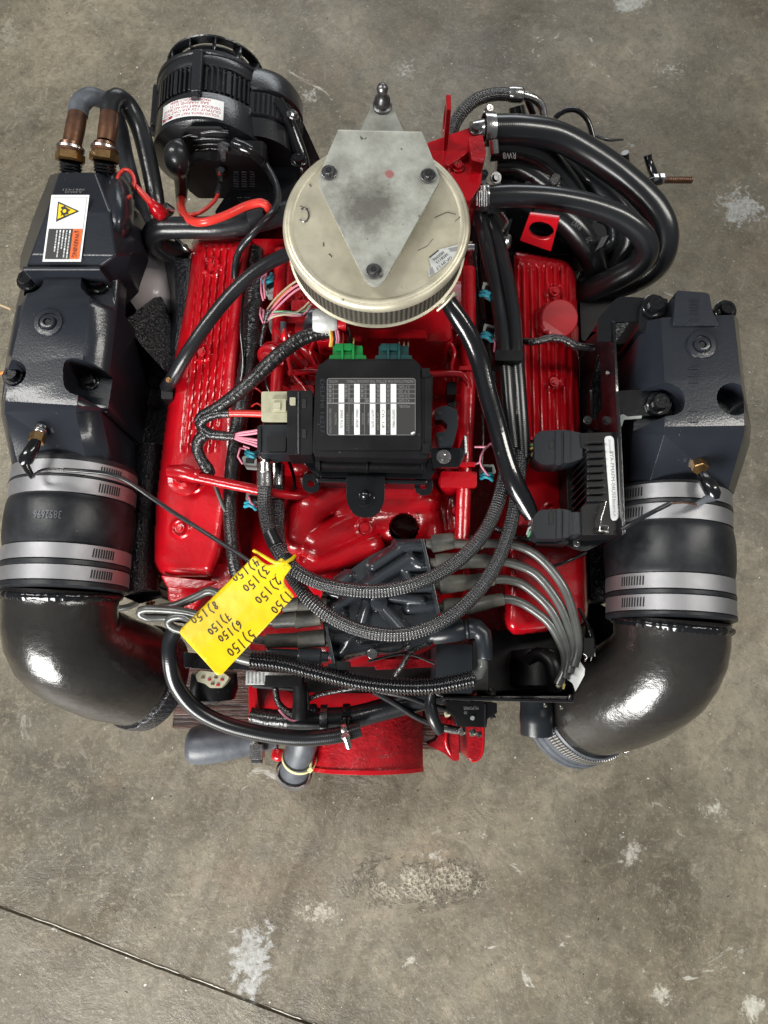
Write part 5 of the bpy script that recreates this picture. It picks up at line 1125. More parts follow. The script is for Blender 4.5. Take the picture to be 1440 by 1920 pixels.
WRS = [[(906, 1019), (965, 1022), (1012, 1046), (1056, 1100), (1078, 1165), (1084, 1215), (1076, 1250)], [(925, 1054), (955, 1055), (1004, 1076), (1046, 1128), (1070, 1185), (1076, 1225), (1068, 1262)],
       [(926, 1087), (950, 1087), (984, 1098), (1030, 1140), (1058, 1195), (1066, 1235), (1060, 1272)], [(944, 1123), (962, 1125), (988, 1136), (1028, 1167), (1054, 1212), (1060, 1250), (1046, 1284)]]
for i, b_ in enumerate(RB):
    z = .592-.004*i
    o = tube('ignition_lead', [(x, y, z-.01*k/6) for k, (x, y) in enumerate(WRS[i])], GRYP, E, r=8.4, n=14, step=.004)
    tube('lead_boot', [(*b_[0], z, 9), (b_[0][0]+10, b_[0][1], z, 10), (b_[0][0]+12, b_[0][1], z, 16.5), (*b_[1], z, 17), (*b_[2], z, 15.5), (b_[2][0]+2, b_[2][1], z, 14), (*b_[3], z, 13), (*b_[4], z, 11.5)], BOOT, o, n=20, smooth=False, angle=50)
LBT = [((600, 1132), (560, 1134), (530, 1138)), ((603, 1156), (556, 1162), (512, 1166)), ((612, 1196), (560, 1200), (498, 1202)), ((604, 1232), (560, 1232), (500, 1228))]
LW = [[(530, 1138), (480, 1130), (430, 1122), (395, 1108), (370, 1118), (330, 1135), (300, 1140)], [(512, 1166), (460, 1168), (400, 1160), (340, 1146), (275, 1142), (262, 1149), (275, 1158), (320, 1158), (400, 1170)],
      [(498, 1202), (440, 1192), (380, 1176), (345, 1156), (318, 1160), (318, 1172), (340, 1182), (400, 1190)], [(500, 1228), (470, 1226), (440, 1216), (420, 1200)]]
for i, b_ in enumerate(LBT):
    z = .585
    o = tube('ignition_lead', [(x, y, z-.004*k) for k, (x, y) in enumerate(LW[i])], GRYP, E, r=8, n=14, step=.004)
    (a0, a1), (m0, m1), (c0_, c1) = b_
    tube('lead_boot', [(a0+12, a1, z, 10), (a0, a1, z, 11), (a0-3, a1, z, 17), (m0+4, m1, z, 16), (m0, m1, z, 17.5), (m0-3, m1, z, 14.5), (c0_, c1, z, 13)], BOOT if i != 3 else PLG, o, n=20, smooth=False, angle=50)
cbt = tube('coil_lead', [(905, 1236, .60, 10), (906, 1250, .60, 10), (898, 1264, .60, 10), (880, 1270, .60, 10)], GRYP, E, n=14)
tube('coil_boot', [(800, 1194, .60, 12), (808, 1192, .60, 12), (812, 1191, .60, 18), (850, 1184, .60, 20), (868, 1180, .60, 20), (870, 1180, .60, 17), (874, 1179, .60, 20), (877, 1179, .60, 17), (880, 1178, .60, 20), (894, 1180, .60, 19), (905, 1190, .60, 17), (909, 1210, .60, 15), (910, 1234, .60, 15), (910, 1238, .60, 12)], PLD, cbt, n=24, smooth=False, angle=60)
box('ignition_coil', 818, 1208, 886, 1300, .565, .44, PLD, E, bevel=.003, rr=5, label='dark grey ignition coil box'); box('coil_core', 886, 1200, 916, 1296, .545, .44, DARK, E, bevel=.002)
# corrugated conduit: real rings
cd_ = tube('corrugated_conduit', [(470, 1237, .60), (528, 1244, .60), (600, 1262, .60), (672, 1279, .60), (745, 1287, .60), (815, 1286, .60), (889, 1272, .60)], BLK, E, r=14.5, n=20, step=.0007, prof=lambda s_, a: 1+.11*math.tanh(3*math.sin(s_*2*math.pi/.0040)), label='corrugated black conduit below the distributor', angle=180)
tube('conduit_lead', [(420, 1214, .595, 10), (445, 1230, .597, 12), (474, 1238, .60, 12)], GRYP, cd_, n=16)
# small connector at the distributor
oc_ = box('crank_plug', 614, 1244, 652, 1262, .60, .57, PLD, E, bevel=.002, rr=3); box('plug_cap', 632, 1240, 656, 1256, .605, .58, PLB, oc_, bevel=.002, rr=3); box('plug_seal', 606, 1252, 614, 1258, .60, .59, WYL, oc_, bevel=.001)
tube('twisted_wire', [(802, 1206, .58), (770, 1222, .575), (756, 1246, .57), (740, 1266, .56)], TAPE, E, r=5); tube('thin_wire', [(706, 1222, .59), (740, 1222, .59), (770, 1206, .59)], BLK, E, r=2, n=6)
tube('thin_wire', [(690, 1240, .57), (760, 1226, .57), (815, 1244, .57)], BLK, E, r=2.5, n=6)
# ---------------------------------------------------------------- rear of the engine
prism('rear_shelf', [(480, 1230), (900, 1240), (960, 1190), (1060, 1200), (1060, 1300), (900, 1312), (760, 1300), (600, 1300), (470, 1290)], .44, .36, DARK, E, bevel=.004)
prism('rear_cover_dark', [(905, 1180), (1075, 1186), (1085, 1290), (905, 1300)], .46, .40, DARK, E, bevel=.004)
prism('red_rear_strip', [(700, 1236), (820, 1236), (822, 1250), (704, 1256)], .455, .43, REDD, E)
Yf = P(688, 1449, .40).y; Yb = P(688, 1322, .40).y; xc = P(688, 1449, .40).x; rb_ = .098; hw = .0815
arc = [(xc+rb_*math.sin(t), .40-rb_+rb_*math.cos(t)) for t in [-.97+1.94*i/28 for i in range(29)]]
dr_ = prismw('bell_housing', [arc+[(xc+hw*.95, .16), (xc-hw*.95, .16)]], (Vector((0, Yf, 0)), XX, ZZ, -YY), Yb-Yf, REDD, E, bevel=.0022, label='wet-looking red bell housing drum')
prismw('drum_rim', [[(xc+(rb_+.0022)*math.sin(t), .40-rb_+(rb_+.0022)*math.cos(t)) for t in [-.95+1.90*i/28 for i in range(29)]]+[(xc+hw*.93, .19), (xc-hw*.93, .19)]], (Vector((0, Yf-.003, 0)), XX, ZZ, -YY), .006, RED, dr_, bevel=.001)
rf = prism('mount_bracket', [(465, 1286), (520, 1286), (560, 1300), (700, 1258), (830, 1262), (800, 1300), (640, 1336), (520, 1352), (466, 1346)], .40, .37, RED, E, bevel=.003, label='red rear mount bracket')
prism('bracket_rib', [(474, 1288), (481, 1288), (486, 1340), (479, 1341)], .42, .39, RED, rf, bevel=.0015); tube('bracket_edge', [(466, 1345, .402), (500, 1352, .402), (520, 1336, .402)], RED, rf, r=2.5, n=8)
def redfork(pts, z, d, name='mount_foot'): return prism(name, rnd(pts, 3), z, z-d, REDD, E, bevel=.003)
redfork([(800, 1396), (818, 1388), (824, 1374), (804, 1362), (806, 1342), (852, 1344), (860, 1380), (861, 1426), (850, 1427), (832, 1412)], .30, .05)
redfork([(877, 1352), (910, 1352), (908, 1396), (903, 1421), (886, 1429), (878, 1424)], .32, .12)
tube('foot_ridge', [(842, 1350, .305), (836, 1376, .305), (838, 1400, .30), (852, 1424, .295)], RED, E, r=4); tube('foot_ridge', [(906, 1352, .325), (906, 1396, .322), (900, 1420, .318), (886, 1427, .318), (880, 1420, .318)], RED, E, r=3)
prism('block_between_feet', [(858, 1372), (878, 1372), (878, 1412), (860, 1412)], .20, .161, DARK, E, bevel=.002)
# bracket plate, relay, cylinder
Yp = P(940, 1311, .50).y
prismy('relay_bracket', [(832, 1304), (1070, 1309), (1076, 1313), (1076, 1318), (830, 1312)], Yp, .003, BLK, E, bevel=.0006)
zt = .50
pl = prismw('relay_bracket', [[(P(815, 1300, zt).x, .40), (P(1076, 1310, zt).x, .44), (P(1076, 1310, zt).x, .50), (P(1060, 1310, zt).x, .507), (P(850, 1305, zt).x, .507), (P(815, 1300, zt).x, .49)]], (Vector((0, Yp, 0)), XX, ZZ, -YY), .0045, BLK, E, bevel=.0012, label='upright black bracket plate seen edge-on')
tube('bracket_curl', [(806, 1294, .50), (815, 1299, .50), (830, 1304, .50), (850, 1308, .50), (880, 1311, .50)], BLK, pl, r=4.5, n=10)
for (x, y) in ((844, 1298), (921, 1298)): bolt(x, y, .505, 7, BLT, pl, ax=(0, 1, .5))
for (x, y) in ((846, 1308), (1022, 1322), (1052, 1326), (1068, 1305)): bolt(x, y, .505, 4, CHR, pl, washer=False, ax=(0, -1, .6))
rl = prism('relay', rnd([(838, 1314), (932, 1318), (932, 1336), (926, 1340), (914, 1348), (912, 1364), (858, 1362), (853, 1345), (838, 1332)], 2), .492, .44, PLB, E, bevel=.0018, label='black relay with printed code')
s = Sheet(); s.text('M-J.POWER', 897, 1325, 28, -6, 0, 1, ang=math.pi); s.text('50', 876, 1334, 6, -5, 0, 1, ang=math.pi); s.build('relay_print', lambda u, v, h: P(u, v, .4926), [PRG], rl)
lathe('relay_button', P(886, 1346, .492), ZZ, [(0, .003), (.0015, .0025), (.0015, 0)], GRYC, rl, n=14)
box('relay_step', 908, 1320, 912, 1362, .494, .47, PLD, rl, bevel=.0008)
for (x, y, r, m) in ((838, 1338, 6, BEI), (924, 1344, 6, CHR), (866, 1370, 8, CHR), (886, 1372, 8, CHR), (898, 1376, 6, BLT)): bolt(x, y, .46, r, m, rl, ax=(.3, -1, .6), washer=False)
box('red_lug', 874, 1290, 894, 1304, .50, .48, REDD, E, bevel=.001)
tube('starter_cable', [(700, 1296, .48), (740, 1318, .47), (780, 1344, .46), (820, 1360, .455), (858, 1368, .455)], RUB, E, r=6, n=14); tube('starter_cable', [(700, 1294, .48), (760, 1306, .48), (800, 1320, .475), (838, 1330, .47)], RUB, E, r=5)
tube('cable_lug', [(832, 1366, .456, 6.5), (852, 1370, .456, 6.5), (872, 1372, .456, 5)], CHR, E, smooth=False, n=12)
tube('rubber_sleeve', [(812, 1294, .50, 8), (807, 1318, .50, 11), (810, 1340, .50, 12), (818, 1360, .495, 11), (826, 1372, .49, 9)], RUB, E, n=20)
cy = lathe('solenoid', P(1006, 1306, .44), (-.02, -1, -.10), [(0, .0225), (.02, .0225), (.022, .0232), (.034, .0232), (.036, .0222), (.050, .0222), (.052, .021), (.052, 0)], PLD, E, n=40, label='blue-black cylinder below the bracket plate')
lathe('solenoid_body', P(1012, 1290, .46), (0, 1, 0), [(0, .036), (.004, .040), (.03, .040), (.05, .036), (.052, .02)], PLB, E, n=40)
tube('elbow_boot', [(1040, 1292, .50, 14), (1040, 1262, .51, 16), (1030, 1236, .51, 15), (1008, 1226, .50, 13), (990, 1240, .49, 11)], PLB, E, n=20)
for (x, y) in ((1046, 1208), (1046, 1268)): bolt(x, y, .50, 3.5, CHR, E, washer=False)
tube('white_pin', [(1044, 1288, .52, 4), (1050, 1282, .52, 5), (1058, 1278, .52, 2)], BEI, E); tube('yellow_pin', [(1056, 1292, .52, 2), (1058, 1282, .52, 2.5)], WYL, E)
prism('wire_flag', [(1085, 1236), (1097, 1254), (1096, 1266), (1079, 1297), (1074, 1282), (1067, 1276), (1064, 1275), (1072, 1252)], .575, .5735, WHT, E, bevel=.0003, label='white paper flag on the ignition leads')
tube('terminal_clip', [(1094, 1226, .56), (1100, 1232, .56), (1096, 1240, .56)], CHR, E, r=2.5, n=8)
for i, q in enumerate(([(1085, 1140, .54), (1104, 1180, .53), (1112, 1215, .52), (1108, 1238, .51)], [(1092, 1150, .52), (1112, 1196, .51), (1116, 1230, .50)])): tube('thin_wire', q, BLK, E, r=3, n=8)
box('terminal_block', 1094, 1196, 1114, 1232, .53, .48, PLB, E, bevel=.002, rr=4)
prism('floor_side_bracket', [(1112, 1176), (1160, 1180), (1150, 1204), (1120, 1226)], .42, .38, BLK, E, bevel=.003, rr=5)
# lower hoses
M_h = tube('coolant_loop', [(330, 1176, .55), (320, 1200, .545), (318, 1235, .54), (330, 1284, .52), (366, 1328, .50), (420, 1357, .485), (493, 1376, .475), (565, 1384, .47), (630, 1379, .47), (676, 1366, .47)], HOSE, E, r=15, n=28, step=.004, label='black hose looping round the lower left')
ring3('hose_clamp', P(648, 1374, .47), P(676, 1366, .47)-P(630, 1379, .47), .0128, .008, .0012, CHR, E, screw=.6)
N_h = tube('coolant_hose', [(540, 1348, .44, 20), (600, 1348, .44, 21), (660, 1345, .44, 21), (720, 1330, .445, 21), (780, 1314, .45, 21), (830, 1300, .45, 20)], RUB, E, n=28, step=.004, label='lower black hose across the red drum')
ring3('hose_clamp', P(608, 1348, .44), XX, .0178, .010, .0012, BLT, E); ring3('hose_clamp', P(650, 1346, .44), XX, .0178, .010, .0012, BLK, E, screw=.3)
tube('hose_junction', [(470, 1340, .43, 14), (500, 1346, .43, 17), (540, 1350, .43, 18)], TAPE, E, n=20, prof=wr(4))
tube('hose_junction', [(585, 1325, .45, 10), (590, 1348, .44, 14), (592, 1368, .44, 12)], RUB, E, n=16)
sn_ = box('angled_sensor', 497, 1266, 566, 1288, .50, .47, PLB, E, bevel=.002, rr=3, label='angled black sensor plug')
tube('sensor_leg', [(562, 1280, .485, 13), (563, 1306, .482, 14), (563, 1320, .48, 14), (563, 1322, .48, 15), (562, 1346, .475, 15)], PLB, sn_, n=20, smooth=False, angle=40)
tube('sensor_pin', [(576, 1296, .485, 3), (579, 1330, .48, 3)], PLB, sn_)
bl = prism('printed_strip', [(461, 1258), (538, 1262), (560, 1266), (498, 1270), (496, 1284), (460, 1284)], .478, .470, SILV, E, bevel=.0008, label='silver label strip with barcode')
s = Sheet(); rr_ = random.Random(8)
for i in range(5):
    y = 1261.5
    while y < 1282: k = rr_.uniform(1, 3); s.rect(464+i*7, y, 467+i*7, y+k, 0, 0); y += k+1
s.build('barcode', lambda u, v, h: P(u, v, .4786), [PRG], bl)
tube('sensor_wires', [(516, 1290, .47), (522, 1318, .465), (545, 1338, .462), (562, 1344, .462)], TAPE, E, r=6); tube('pink_wire', [(523, 1330, .468), (535, 1344, .467), (550, 1352, .467), (560, 1348, .467)], PNK, E, r=2.5, n=8)
tube('tape_wire', [(576, 1312, .47), (600, 1302, .47), (640, 1294, .47), (690, 1286, .48)], TAPE, E, r=5)
tube('white_wire', [(500, 1340, .42), (510, 1337, .42), (520, 1342, .42)], GRYC, E, r=2.5, n=8)
pk = prism('rear_lifting_bracket', [(342, 1222), (470, 1234), (480, 1258), (344, 1252)], .49, .48, BLK, E, bevel=.002, label='black bracket behind the yellow tag')
lathe('solenoid_small', P(402, 1262, .47), (0, -1, -.1), [(0, .03), (.02, .032), (.034, .028), (.036, .01)], PLB, E, n=32)
tube('bolt_shank', [(366, 1292, .44, 9), (388, 1306, .44, 11), (410, 1306, .44, 11)], PLD, E, n=14)
mc = prism('mating_connector', rnd([(366, 1266), (376, 1257), (398, 1260), (420, 1262), (430, 1270), (422, 1282), (414, 1290), (394, 1290), (384, 1282), (370, 1278)], 3), .505, .49, BEI, E, bevel=.0015, label='yellowed multi-pin connector')
for i, (x, y) in enumerate(((380, 1270), (392, 1274), (404, 1270), (416, 1274), (398, 1282), (408, 1284))): box('red_seal', x-3, y-2, x+3, y+2.5, .5065, .50, REDD if i % 2 else COP, mc, bevel=.0004)
tube('bottom_hose', [(352, 1398, .36, 24), (358, 1398, .36, 32), (372, 1397, .36, 35.5), (400, 1394, .36, 36), (440, 1389, .36, 33), (480, 1385, .36, 27), (520, 1382, .36, 22)], GRYB, E, n=36, step=.004, label='fat blue-grey rubber hose end')
ring3('hose_clamp', P(482, 1385, .36), XX, .0225, .012, .0014, CHR, E)
hx = box('clamp_screw', 468, 1396, 492, 1424, .40, .375, CHR, E, bevel=.0015, rr=2); box('clamp_tail', 471, 1422, 490, 1432, .395, .38, BLT, E, bevel=.001)
for k in range(4): box('screw_thread', 474, 1402+k*5, 486, 1404+k*5, .4012, .399, BLT, hx, bevel=0)
gp = tube('drain_pipe', [(575, 1372, .40, 28), (566, 1400, .385, 28), (556, 1432, .36, 28), (551, 1450, .34, 28)], GRYB, E, n=36, label='grey drain pipe pointing down')
d_ = (P(551, 1450, .34)-P(556, 1432, .36)).normalized(); c_ = P(551, 1450, .34)
ring3('hose_clamp', c_-d_*.002, d_, .0252, .010, .0016, PERF, E); lathe('pipe_end', c_, d_, [(0, .0225), (.006, .0225), (.0062, 0)], DARK, gp, n=32)
tube('clamp_wire', [(560, 1474, .32, 2.5), (566, 1478, .32, 2.5), (572, 1472, .32, 2.5), (566, 1464, .33, 2.5)], CHR, E, n=8)
zp = P(560, 1418, .37); zd = (Vector((-.12, -.55, -.8))).normalized()
o = lathe('cable_tie', P(562, 1420, .372)+zd*0, d_, [(0, .0240), (0, .0254), (.0045, .0254), (.0045, .0240)], YLT, E, n=36, closed=False, label='pale yellow cable tie round the drain pipe')
tube('tie_lock', [(578, 1440, .38, 6), (584, 1446, .378, 6)], YLT, o, n=4, smooth=False, angle=20); tube('tie_tail', [(582, 1440, .38, 3), (583, 1428, .38, 2.5), (584, 1418, .375, 2)], YLT, o, n=6)
lathe('red_cap', P(524, 1404, .36), (-.1, -1, .2), [(0, .006), (.002, .010), (.012, .0105), (.016, .008), (.018, .003), (.018, 0)], RED, E, n=24)
tube('red_stem', [(508, 1390, .37, 4), (516, 1398, .365, 5)], RED, E)
# ---------------------------------------------------------------- right-hand module, bracket
zb_ = .60
br = prism('module_bracket', [(1121, 598), (1150, 564, 14), (1162, 556, 6), (1252, 560), (1252, 572), (1212, 592), (1198, 602), (1158, 603, 8), (1148, 612, 4), (1146, 640), (1120, 640)], .606, .602, BLK, E, bevel=.0012, rr=3, label='black steel bracket carrying the finned module')
A, B, C = P(1094, 640, .52), P(1147, 612, .606), P(1157, 800, .606); Y_ = (B-C).normalized(); N_ = (B-A).cross(Y_).normalized()
if N_.z < 0: N_ = -N_
X_ = Y_.cross(N_).normalized()
def onpl(px, py):
    o = Vector((0, 0, H)); d = P(px, py, 0)-o; k = (B-o).dot(N_)/d.dot(N_); v = o+d*k-B; return (v.dot(X_), v.dot(Y_))
prismw('bracket_blade', [[onpl(*q) for q in rnd([(1149, 600), (1124, 600), (1094, 644), (1087, 668), (1087, 806), (1158, 806)], 6)], [onpl(*q) for q in rnd([(1122, 660, 8), (1127, 700), (1128, 786), (1108, 786), (1106, 730)], 4)]], (B, X_, Y_, N_), .0035, BLK, br, bevel=.001)
prism('bracket_arm', [(1152, 734), (1180, 731), (1250, 734), (1250, 776), (1206, 780), (1164, 785), (1154, 796)], .608, .604, BLK, br, bevel=.0012, rr=3)
prism('bracket_wall', [(1154, 736), (1160, 736), (1165, 800), (1174, 1000), (1167, 1004), (1158, 800)], .632, .53, BLK, br, bevel=.001)
prism('chipped_paint', [(1158, 782), (1168, 776), (1176, 781), (1204, 779), (1203, 784), (1170, 787), (1166, 800), (1158, 800)], .6095, .6075, GRYC, br, bevel=.0005, rr=1)
prism('bracket_base', [(1030, 1008), (1110, 996), (1168, 1000), (1100, 1033), (1078, 1030)], .585, .582, BLK, br, bevel=.001, rr=3)
bolt(1081, 1019, .586, 5, CHR, br)
bolt(1138, 700, .60, 4, CHR, br, washer=False); bolt(1102, 788, .55, 6, BLT, br)
md = prism('ignition_module', [(1088, 812), (1163, 810), (1172, 1002), (1092, 1004), (1090, 950), (1100, 944), (1100, 842), (1090, 838)], .622, .57, PLB, E, bevel=.002, rr=3, label='black finned ignition module with white strip label')
prism('module_side', [(1060, 830), (1102, 820), (1106, 990), (1066, 990)], .585, .53, PLB, md, bevel=.002)
for k in range(9):
    y = 829+k*13.6
    a, b, c = P(1134, y, .628), P(1102, y+1, .628), P(1072, y+34, .592)
    vv = []
    for q, dz in ((a, .030), (b, .030), (c, .030)):
        for dy in (-.0011, .0011):
            vv += [q+YY*dy, q+YY*dy-ZZ*dz]
    fs = []
    for i in range(2):
        o = i*4; fs += [(o, o+4, o+6, o+2), (o+1, o+3, o+7, o+5), (o, o+1, o+5, o+4), (o+2, o+6, o+7, o+3)]
    fs += [(0, 2, 3, 1), (8, 9, 11, 10)]
    add('cooling_fin', vv, fs, BLK, md, bevel=.0004, angle=30)
sl = [(1133, 822), (1136, 818), (1146, 817), (1151, 822), (1160, 968), (1157, 975), (1149, 977), (1145, 972)]
s = Sheet(); s.poly(rnd(sl, 5, 4), 0, 0)
s.text('8YA-FMAFM-04US01', 1143, 846, 92, -7, 1, 1, ang=math.radians(87.0)); s.text('2516ANA', 1141, 824, 26, -4, 1, 1, ang=math.radians(87)); s.text('3858975-P', 1148, 936, 32, -4.5, 1, 1, ang=math.radians(87)); s.text('12345', 1157, 940, 26, -4, 1, 1, ang=math.radians(87)); s.text('BG', 1158, 962, 8, -4, 1, 1, ang=math.radians(87))
s.build('strip_label', lambda u, v, h: P(u, v, .6228+.00012*h), [WHT, PRG], md)
def mplug(pts, z, ext, lab):
    o = prism('module_plug', rnd(pts, 6), z, z-.035, PLD, E, bevel=.004, seg=3, label=lab)
    for q in ext: box('plug_ridge', *q, z+.002, z-.03, PLD, o, bevel=.0015, rr=2)
    return o
p1 = mplug([(1002, 818), (1012, 808), (1062, 806), (1092, 812), (1092, 860), (1066, 868), (1020, 872), (1002, 862)], .62, [(1042, 806, 1052, 872), (1058, 808, 1068, 868)], 'upper rounded black plug on the module')
box('plug_slot', 1030, 826, 1038, 840, .6212, .60, DARK, p1, bevel=.0005); box('plug_neck', 1066, 814, 1106, 856, .615, .58, PLD, p1, bevel=.003, rr=4)
p2 = mplug([(1000, 968), (1012, 956), (1056, 954), (1072, 958), (1072, 1004), (1050, 1010), (1008, 1010), (1000, 1000)], .62, [(1044, 954, 1052, 1010), (1056, 956, 1066, 1008)], 'lower squared black plug on the module')
box('plug_neck', 1068, 960, 1100, 1002, .618, .58, PLD, p2, bevel=.002, rr=3); box('plug_slot', 1030, 958, 1037, 984, .6215, .61, DARK, p2, bevel=.0005)
box('plug_foot', 1006, 1006, 1066, 1020, .60, .57, PLB, p2, bevel=.002, rr=3)
for i, (m, q) in enumerate(((WYL, [(1002, 838, .61), (990, 846, .60), (984, 860, .59), (992, 868, .59)]), (WGN, [(1002, 832, .61), (988, 838, .60), (982, 852, .59), (986, 866, .585)]), (WTN, [(1002, 846, .61), (994, 858, .60), (990, 866, .595)]), (BLK, [(1000, 826, .61), (990, 828, .60), (984, 838, .59)]),
                            (GRYC, [(1002, 984, .61), (992, 990, .60), (988, 1002, .59)]), (WGN, [(1002, 990, .61), (994, 998, .60), (990, 1006, .59)]), (WYL, [(1002, 996, .61), (998, 1004, .60), (996, 1010, .59)]))):
    tube('plug_wire', q, m, E, r=2.2, n=8)
tube('plug_tail', [(1012, 1012, .59), (990, 1012, .585), (960, 1004, .57), (930, 992, .56)], TAPE, E, r=6)
tube('wire_clip', [(1136, 940, .632), (1128, 970, .634), (1126, 985, .632), (1140, 986, .63), (1140, 996, .628)], CHR, E, r=2, n=8); tube('wire_clip', [(1126, 980, .632), (1124, 994, .63), (1140, 998, .628)], CHR, E, r=2, n=8)
tube('taped_lead', [(972, 638, .585), (1000, 641, .60), (1030, 634, .605), (1056, 636, .605), (1080, 648, .60), (1110, 652, .58)], TAPE, E, r=7, n=16, step=.003, prof=wr(11))
tube('thin_wire', [(1100, 1034, .57), (1070, 1050, .56), (1040, 1060, .555), (1010, 1058, .55)], BLK, E, r=3, n=8)
# sensor leads
tube('sensor_lead', [(62, 893, .63, 2.5), (72, 884, .642, 2.5), (92, 879, .648, 2.5), (122, 881, .65, 2.5), (160, 884, .65, 2.5), (205, 890, .645, 2.5)], BLK, E, n=8); tube('lead_sleeve', [(120, 881, .65), (165, 884, .65), (205, 889, .645), (240, 903, .635), (280, 930, .625), (330, 964, .62), (380, 996, .62), (440, 1034, .635), (480, 1060, .645), (500, 1072, .65)], RUB, E, r=4.2, n=12, label='thin black sensor lead running to the yellow tag')
tube('copper_wire', [(1306, 946, .628), (1280, 942, .635), (1254, 945, .638)], COP, E, r=2, n=8); tube('lead_sleeve', [(1256, 944, .638), (1224, 960, .64), (1180, 984, .635), (1166, 992, .63)], RUB, E, r=4.5, n=12)
# ---------------------------------------------------------------- injector plugs and thin wires
def injector(x, y, z, a, pink, k=1.):
    ca, sa = math.cos(a), math.sin(a)
    R2 = lambda u, v: (x+(u*ca-v*sa)*k, y+(u*sa+v*ca)*k)
    o = prism('injector_plug', rnd([R2(-14, -16), R2(10, -18), R2(16, -4), R2(12, 0), R2(-12, -2)], 2), z, z-.02, GRYC, E, bevel=.0012)
    prism('plug_core', [R2(-8, -12), R2(8, -13), R2(9, -4), R2(-7, -3)], z+.001, z-.01, PLB, o, bevel=.0008)
    for dv in (2, 8): tube('cyan_ring', [(*R2(-11, dv+2), z-.004), (*R2(-4, dv-2), z+.004), (*R2(4, dv-1), z+.004), (*R2(10, dv+3), z-.004)], CYN, o, r=3.6*k, n=10)
    for q in pink: tube('injector_wire', q, PNK, o, r=2, n=8)
    return o
injector(914, 548, .60, .35, [[(920, 556, .60), (926, 554, .60), (930, 548, .59)]]); injector(916, 626, .60, .35, [[(922, 634, .60), (928, 642, .595), (926, 660, .59)]])
injector(914, 888, .60, .1, [[(922, 898, .60), (908, 882, .61), (900, 866, .615), (906, 846, .615), (920, 832, .60)], [(902, 866, .612), (892, 870, .61)], [(912, 838, .61), (890, 838, .605)]])
injector(505, 528, .605, 2.6, [[(500, 512, .61), (491, 520, .61), (490, 548, .61), (494, 564, .605)], [(500, 516, .61), (495, 530, .612), (497, 560, .606)]])
box('plug_clip', 500, 536, 526, 552, .60, .585, GRYC, E, bevel=.001, rr=2)
injector(470, 856, .60, 3.3, [[(462, 842, .61), (450, 840, .612), (446, 856, .61), (455, 870, .61)], [(468, 840, .61), (456, 836, .612)]]); injector(472, 942, .59, .2, [[(466, 930, .595), (470, 942, .60), (480, 950, .59)]])
wires = [(WTN, [(496, 600, .62), (502, 580, .625), (520, 556, .63), (545, 534, .635), (562, 524, .64)]), (PNK, [(498, 602, .62), (506, 584, .625), (530, 556, .632), (552, 538, .638), (568, 530, .64)]), (PNK, [(500, 604, .62), (510, 588, .625), (534, 562, .632), (556, 544, .638), (572, 536, .64)]),
         (WOR, [(497, 600, .618), (504, 584, .622), (526, 556, .628), (548, 538, .634)]), (WGN, [(500, 598, .622), (508, 586, .625), (530, 584, .628), (556, 586, .628), (574, 582, .63), (582, 572, .635)]), (PNK, [(502, 600, .622), (512, 590, .625), (535, 590, .628), (560, 592, .628), (576, 584, .63), (584, 570, .635)]),
         (WTN, [(503, 598, .622), (512, 594, .625), (530, 590, .63), (552, 588, .63), (570, 576, .632), (580, 566, .635)]), (GRYC, [(503, 600, .622), (516, 592, .625), (540, 586, .63), (566, 590, .63)]), (PNK, [(494, 606, .615), (488, 590, .615), (489, 578, .612), (494, 582, .61)]), (PNK, [(497, 606, .615), (494, 592, .617), (495, 582, .613)])]
for m, q in wires: tube('thin_wire', q, m, E, r=2.1, n=8)
tube('taped_branch', [(498, 600, .615), (495, 616, .61), (492, 634, .605), (490, 648, .60)], TAPE, E, r=4.5); tube('taped_branch', [(498, 602, .62), (500, 592, .624), (505, 582, .628)], TAPE, E, r=5)
box('plug_clip', 504, 600, 522, 614, .60, .58, GRYC, E, bevel=.001, rr=3)
for m, dx in ((PNK, 0), (PNK, 4), (PLB, -4), (WOR, -8), (WYL, -11)):
    tube('plug_wire', [(606, 620-dx*.5, .65), (622, 614-dx*1.2, .655), (630+dx, 622, .66), (632+dx, 636, .66), (630+dx, 650, .655)], m, E, r=2.6, n=8)
tube('plug_wire', [(640, 612, .64), (644, 630, .655), (642, 650, .655)], WRD, E, r=2, n=8); tube('plug_wire', [(652, 616, .64), (656, 632, .652), (654, 650, .655)], PLB, E, r=3, n=8); tube('plug_wire', [(660, 628, .64), (664, 638, .65), (662, 650, .655)], WYL, E, r=2, n=8)
for x in (748, 757, 765): tube('plug_wire', [(x, 640, .64), (x, 650, .655)], WTN, E, r=2, n=6)
tube('pink_wire', [(472, 762, .60), (482, 756, .61), (496, 766, .61)], WRD, E, r=1.8, n=6); tube('thin_wire', [(460, 733, .61), (476, 726, .62), (492, 738, .62)], WRD, E, r=1.6, n=6)
# stray leads at the left edge
tube('thin_wire', [(-14, 566, .50), (8, 574, .52), (22, 580, .53)], WTN, E, r=3, n=8); tube('thin_wire', [(-30, 706, .50), (0, 700, .50), (16, 696, .50)], WOR, E, r=3, n=8)
tube('thin_wire', [(-14, 1036, .45), (0, 1052, .47), (12, 1066, .49)], CHR, E, r=3, n=8); tube('thin_wire', [(-14, 1148, .40), (4, 1150, .41), (20, 1154, .42)], PNK, E, r=4, n=8)
tube('earth_lead', [(218, 1142, .36), (245, 1136, .37), (262, 1124, .39), (270, 1108, .40)], GRYP, E, r=6)
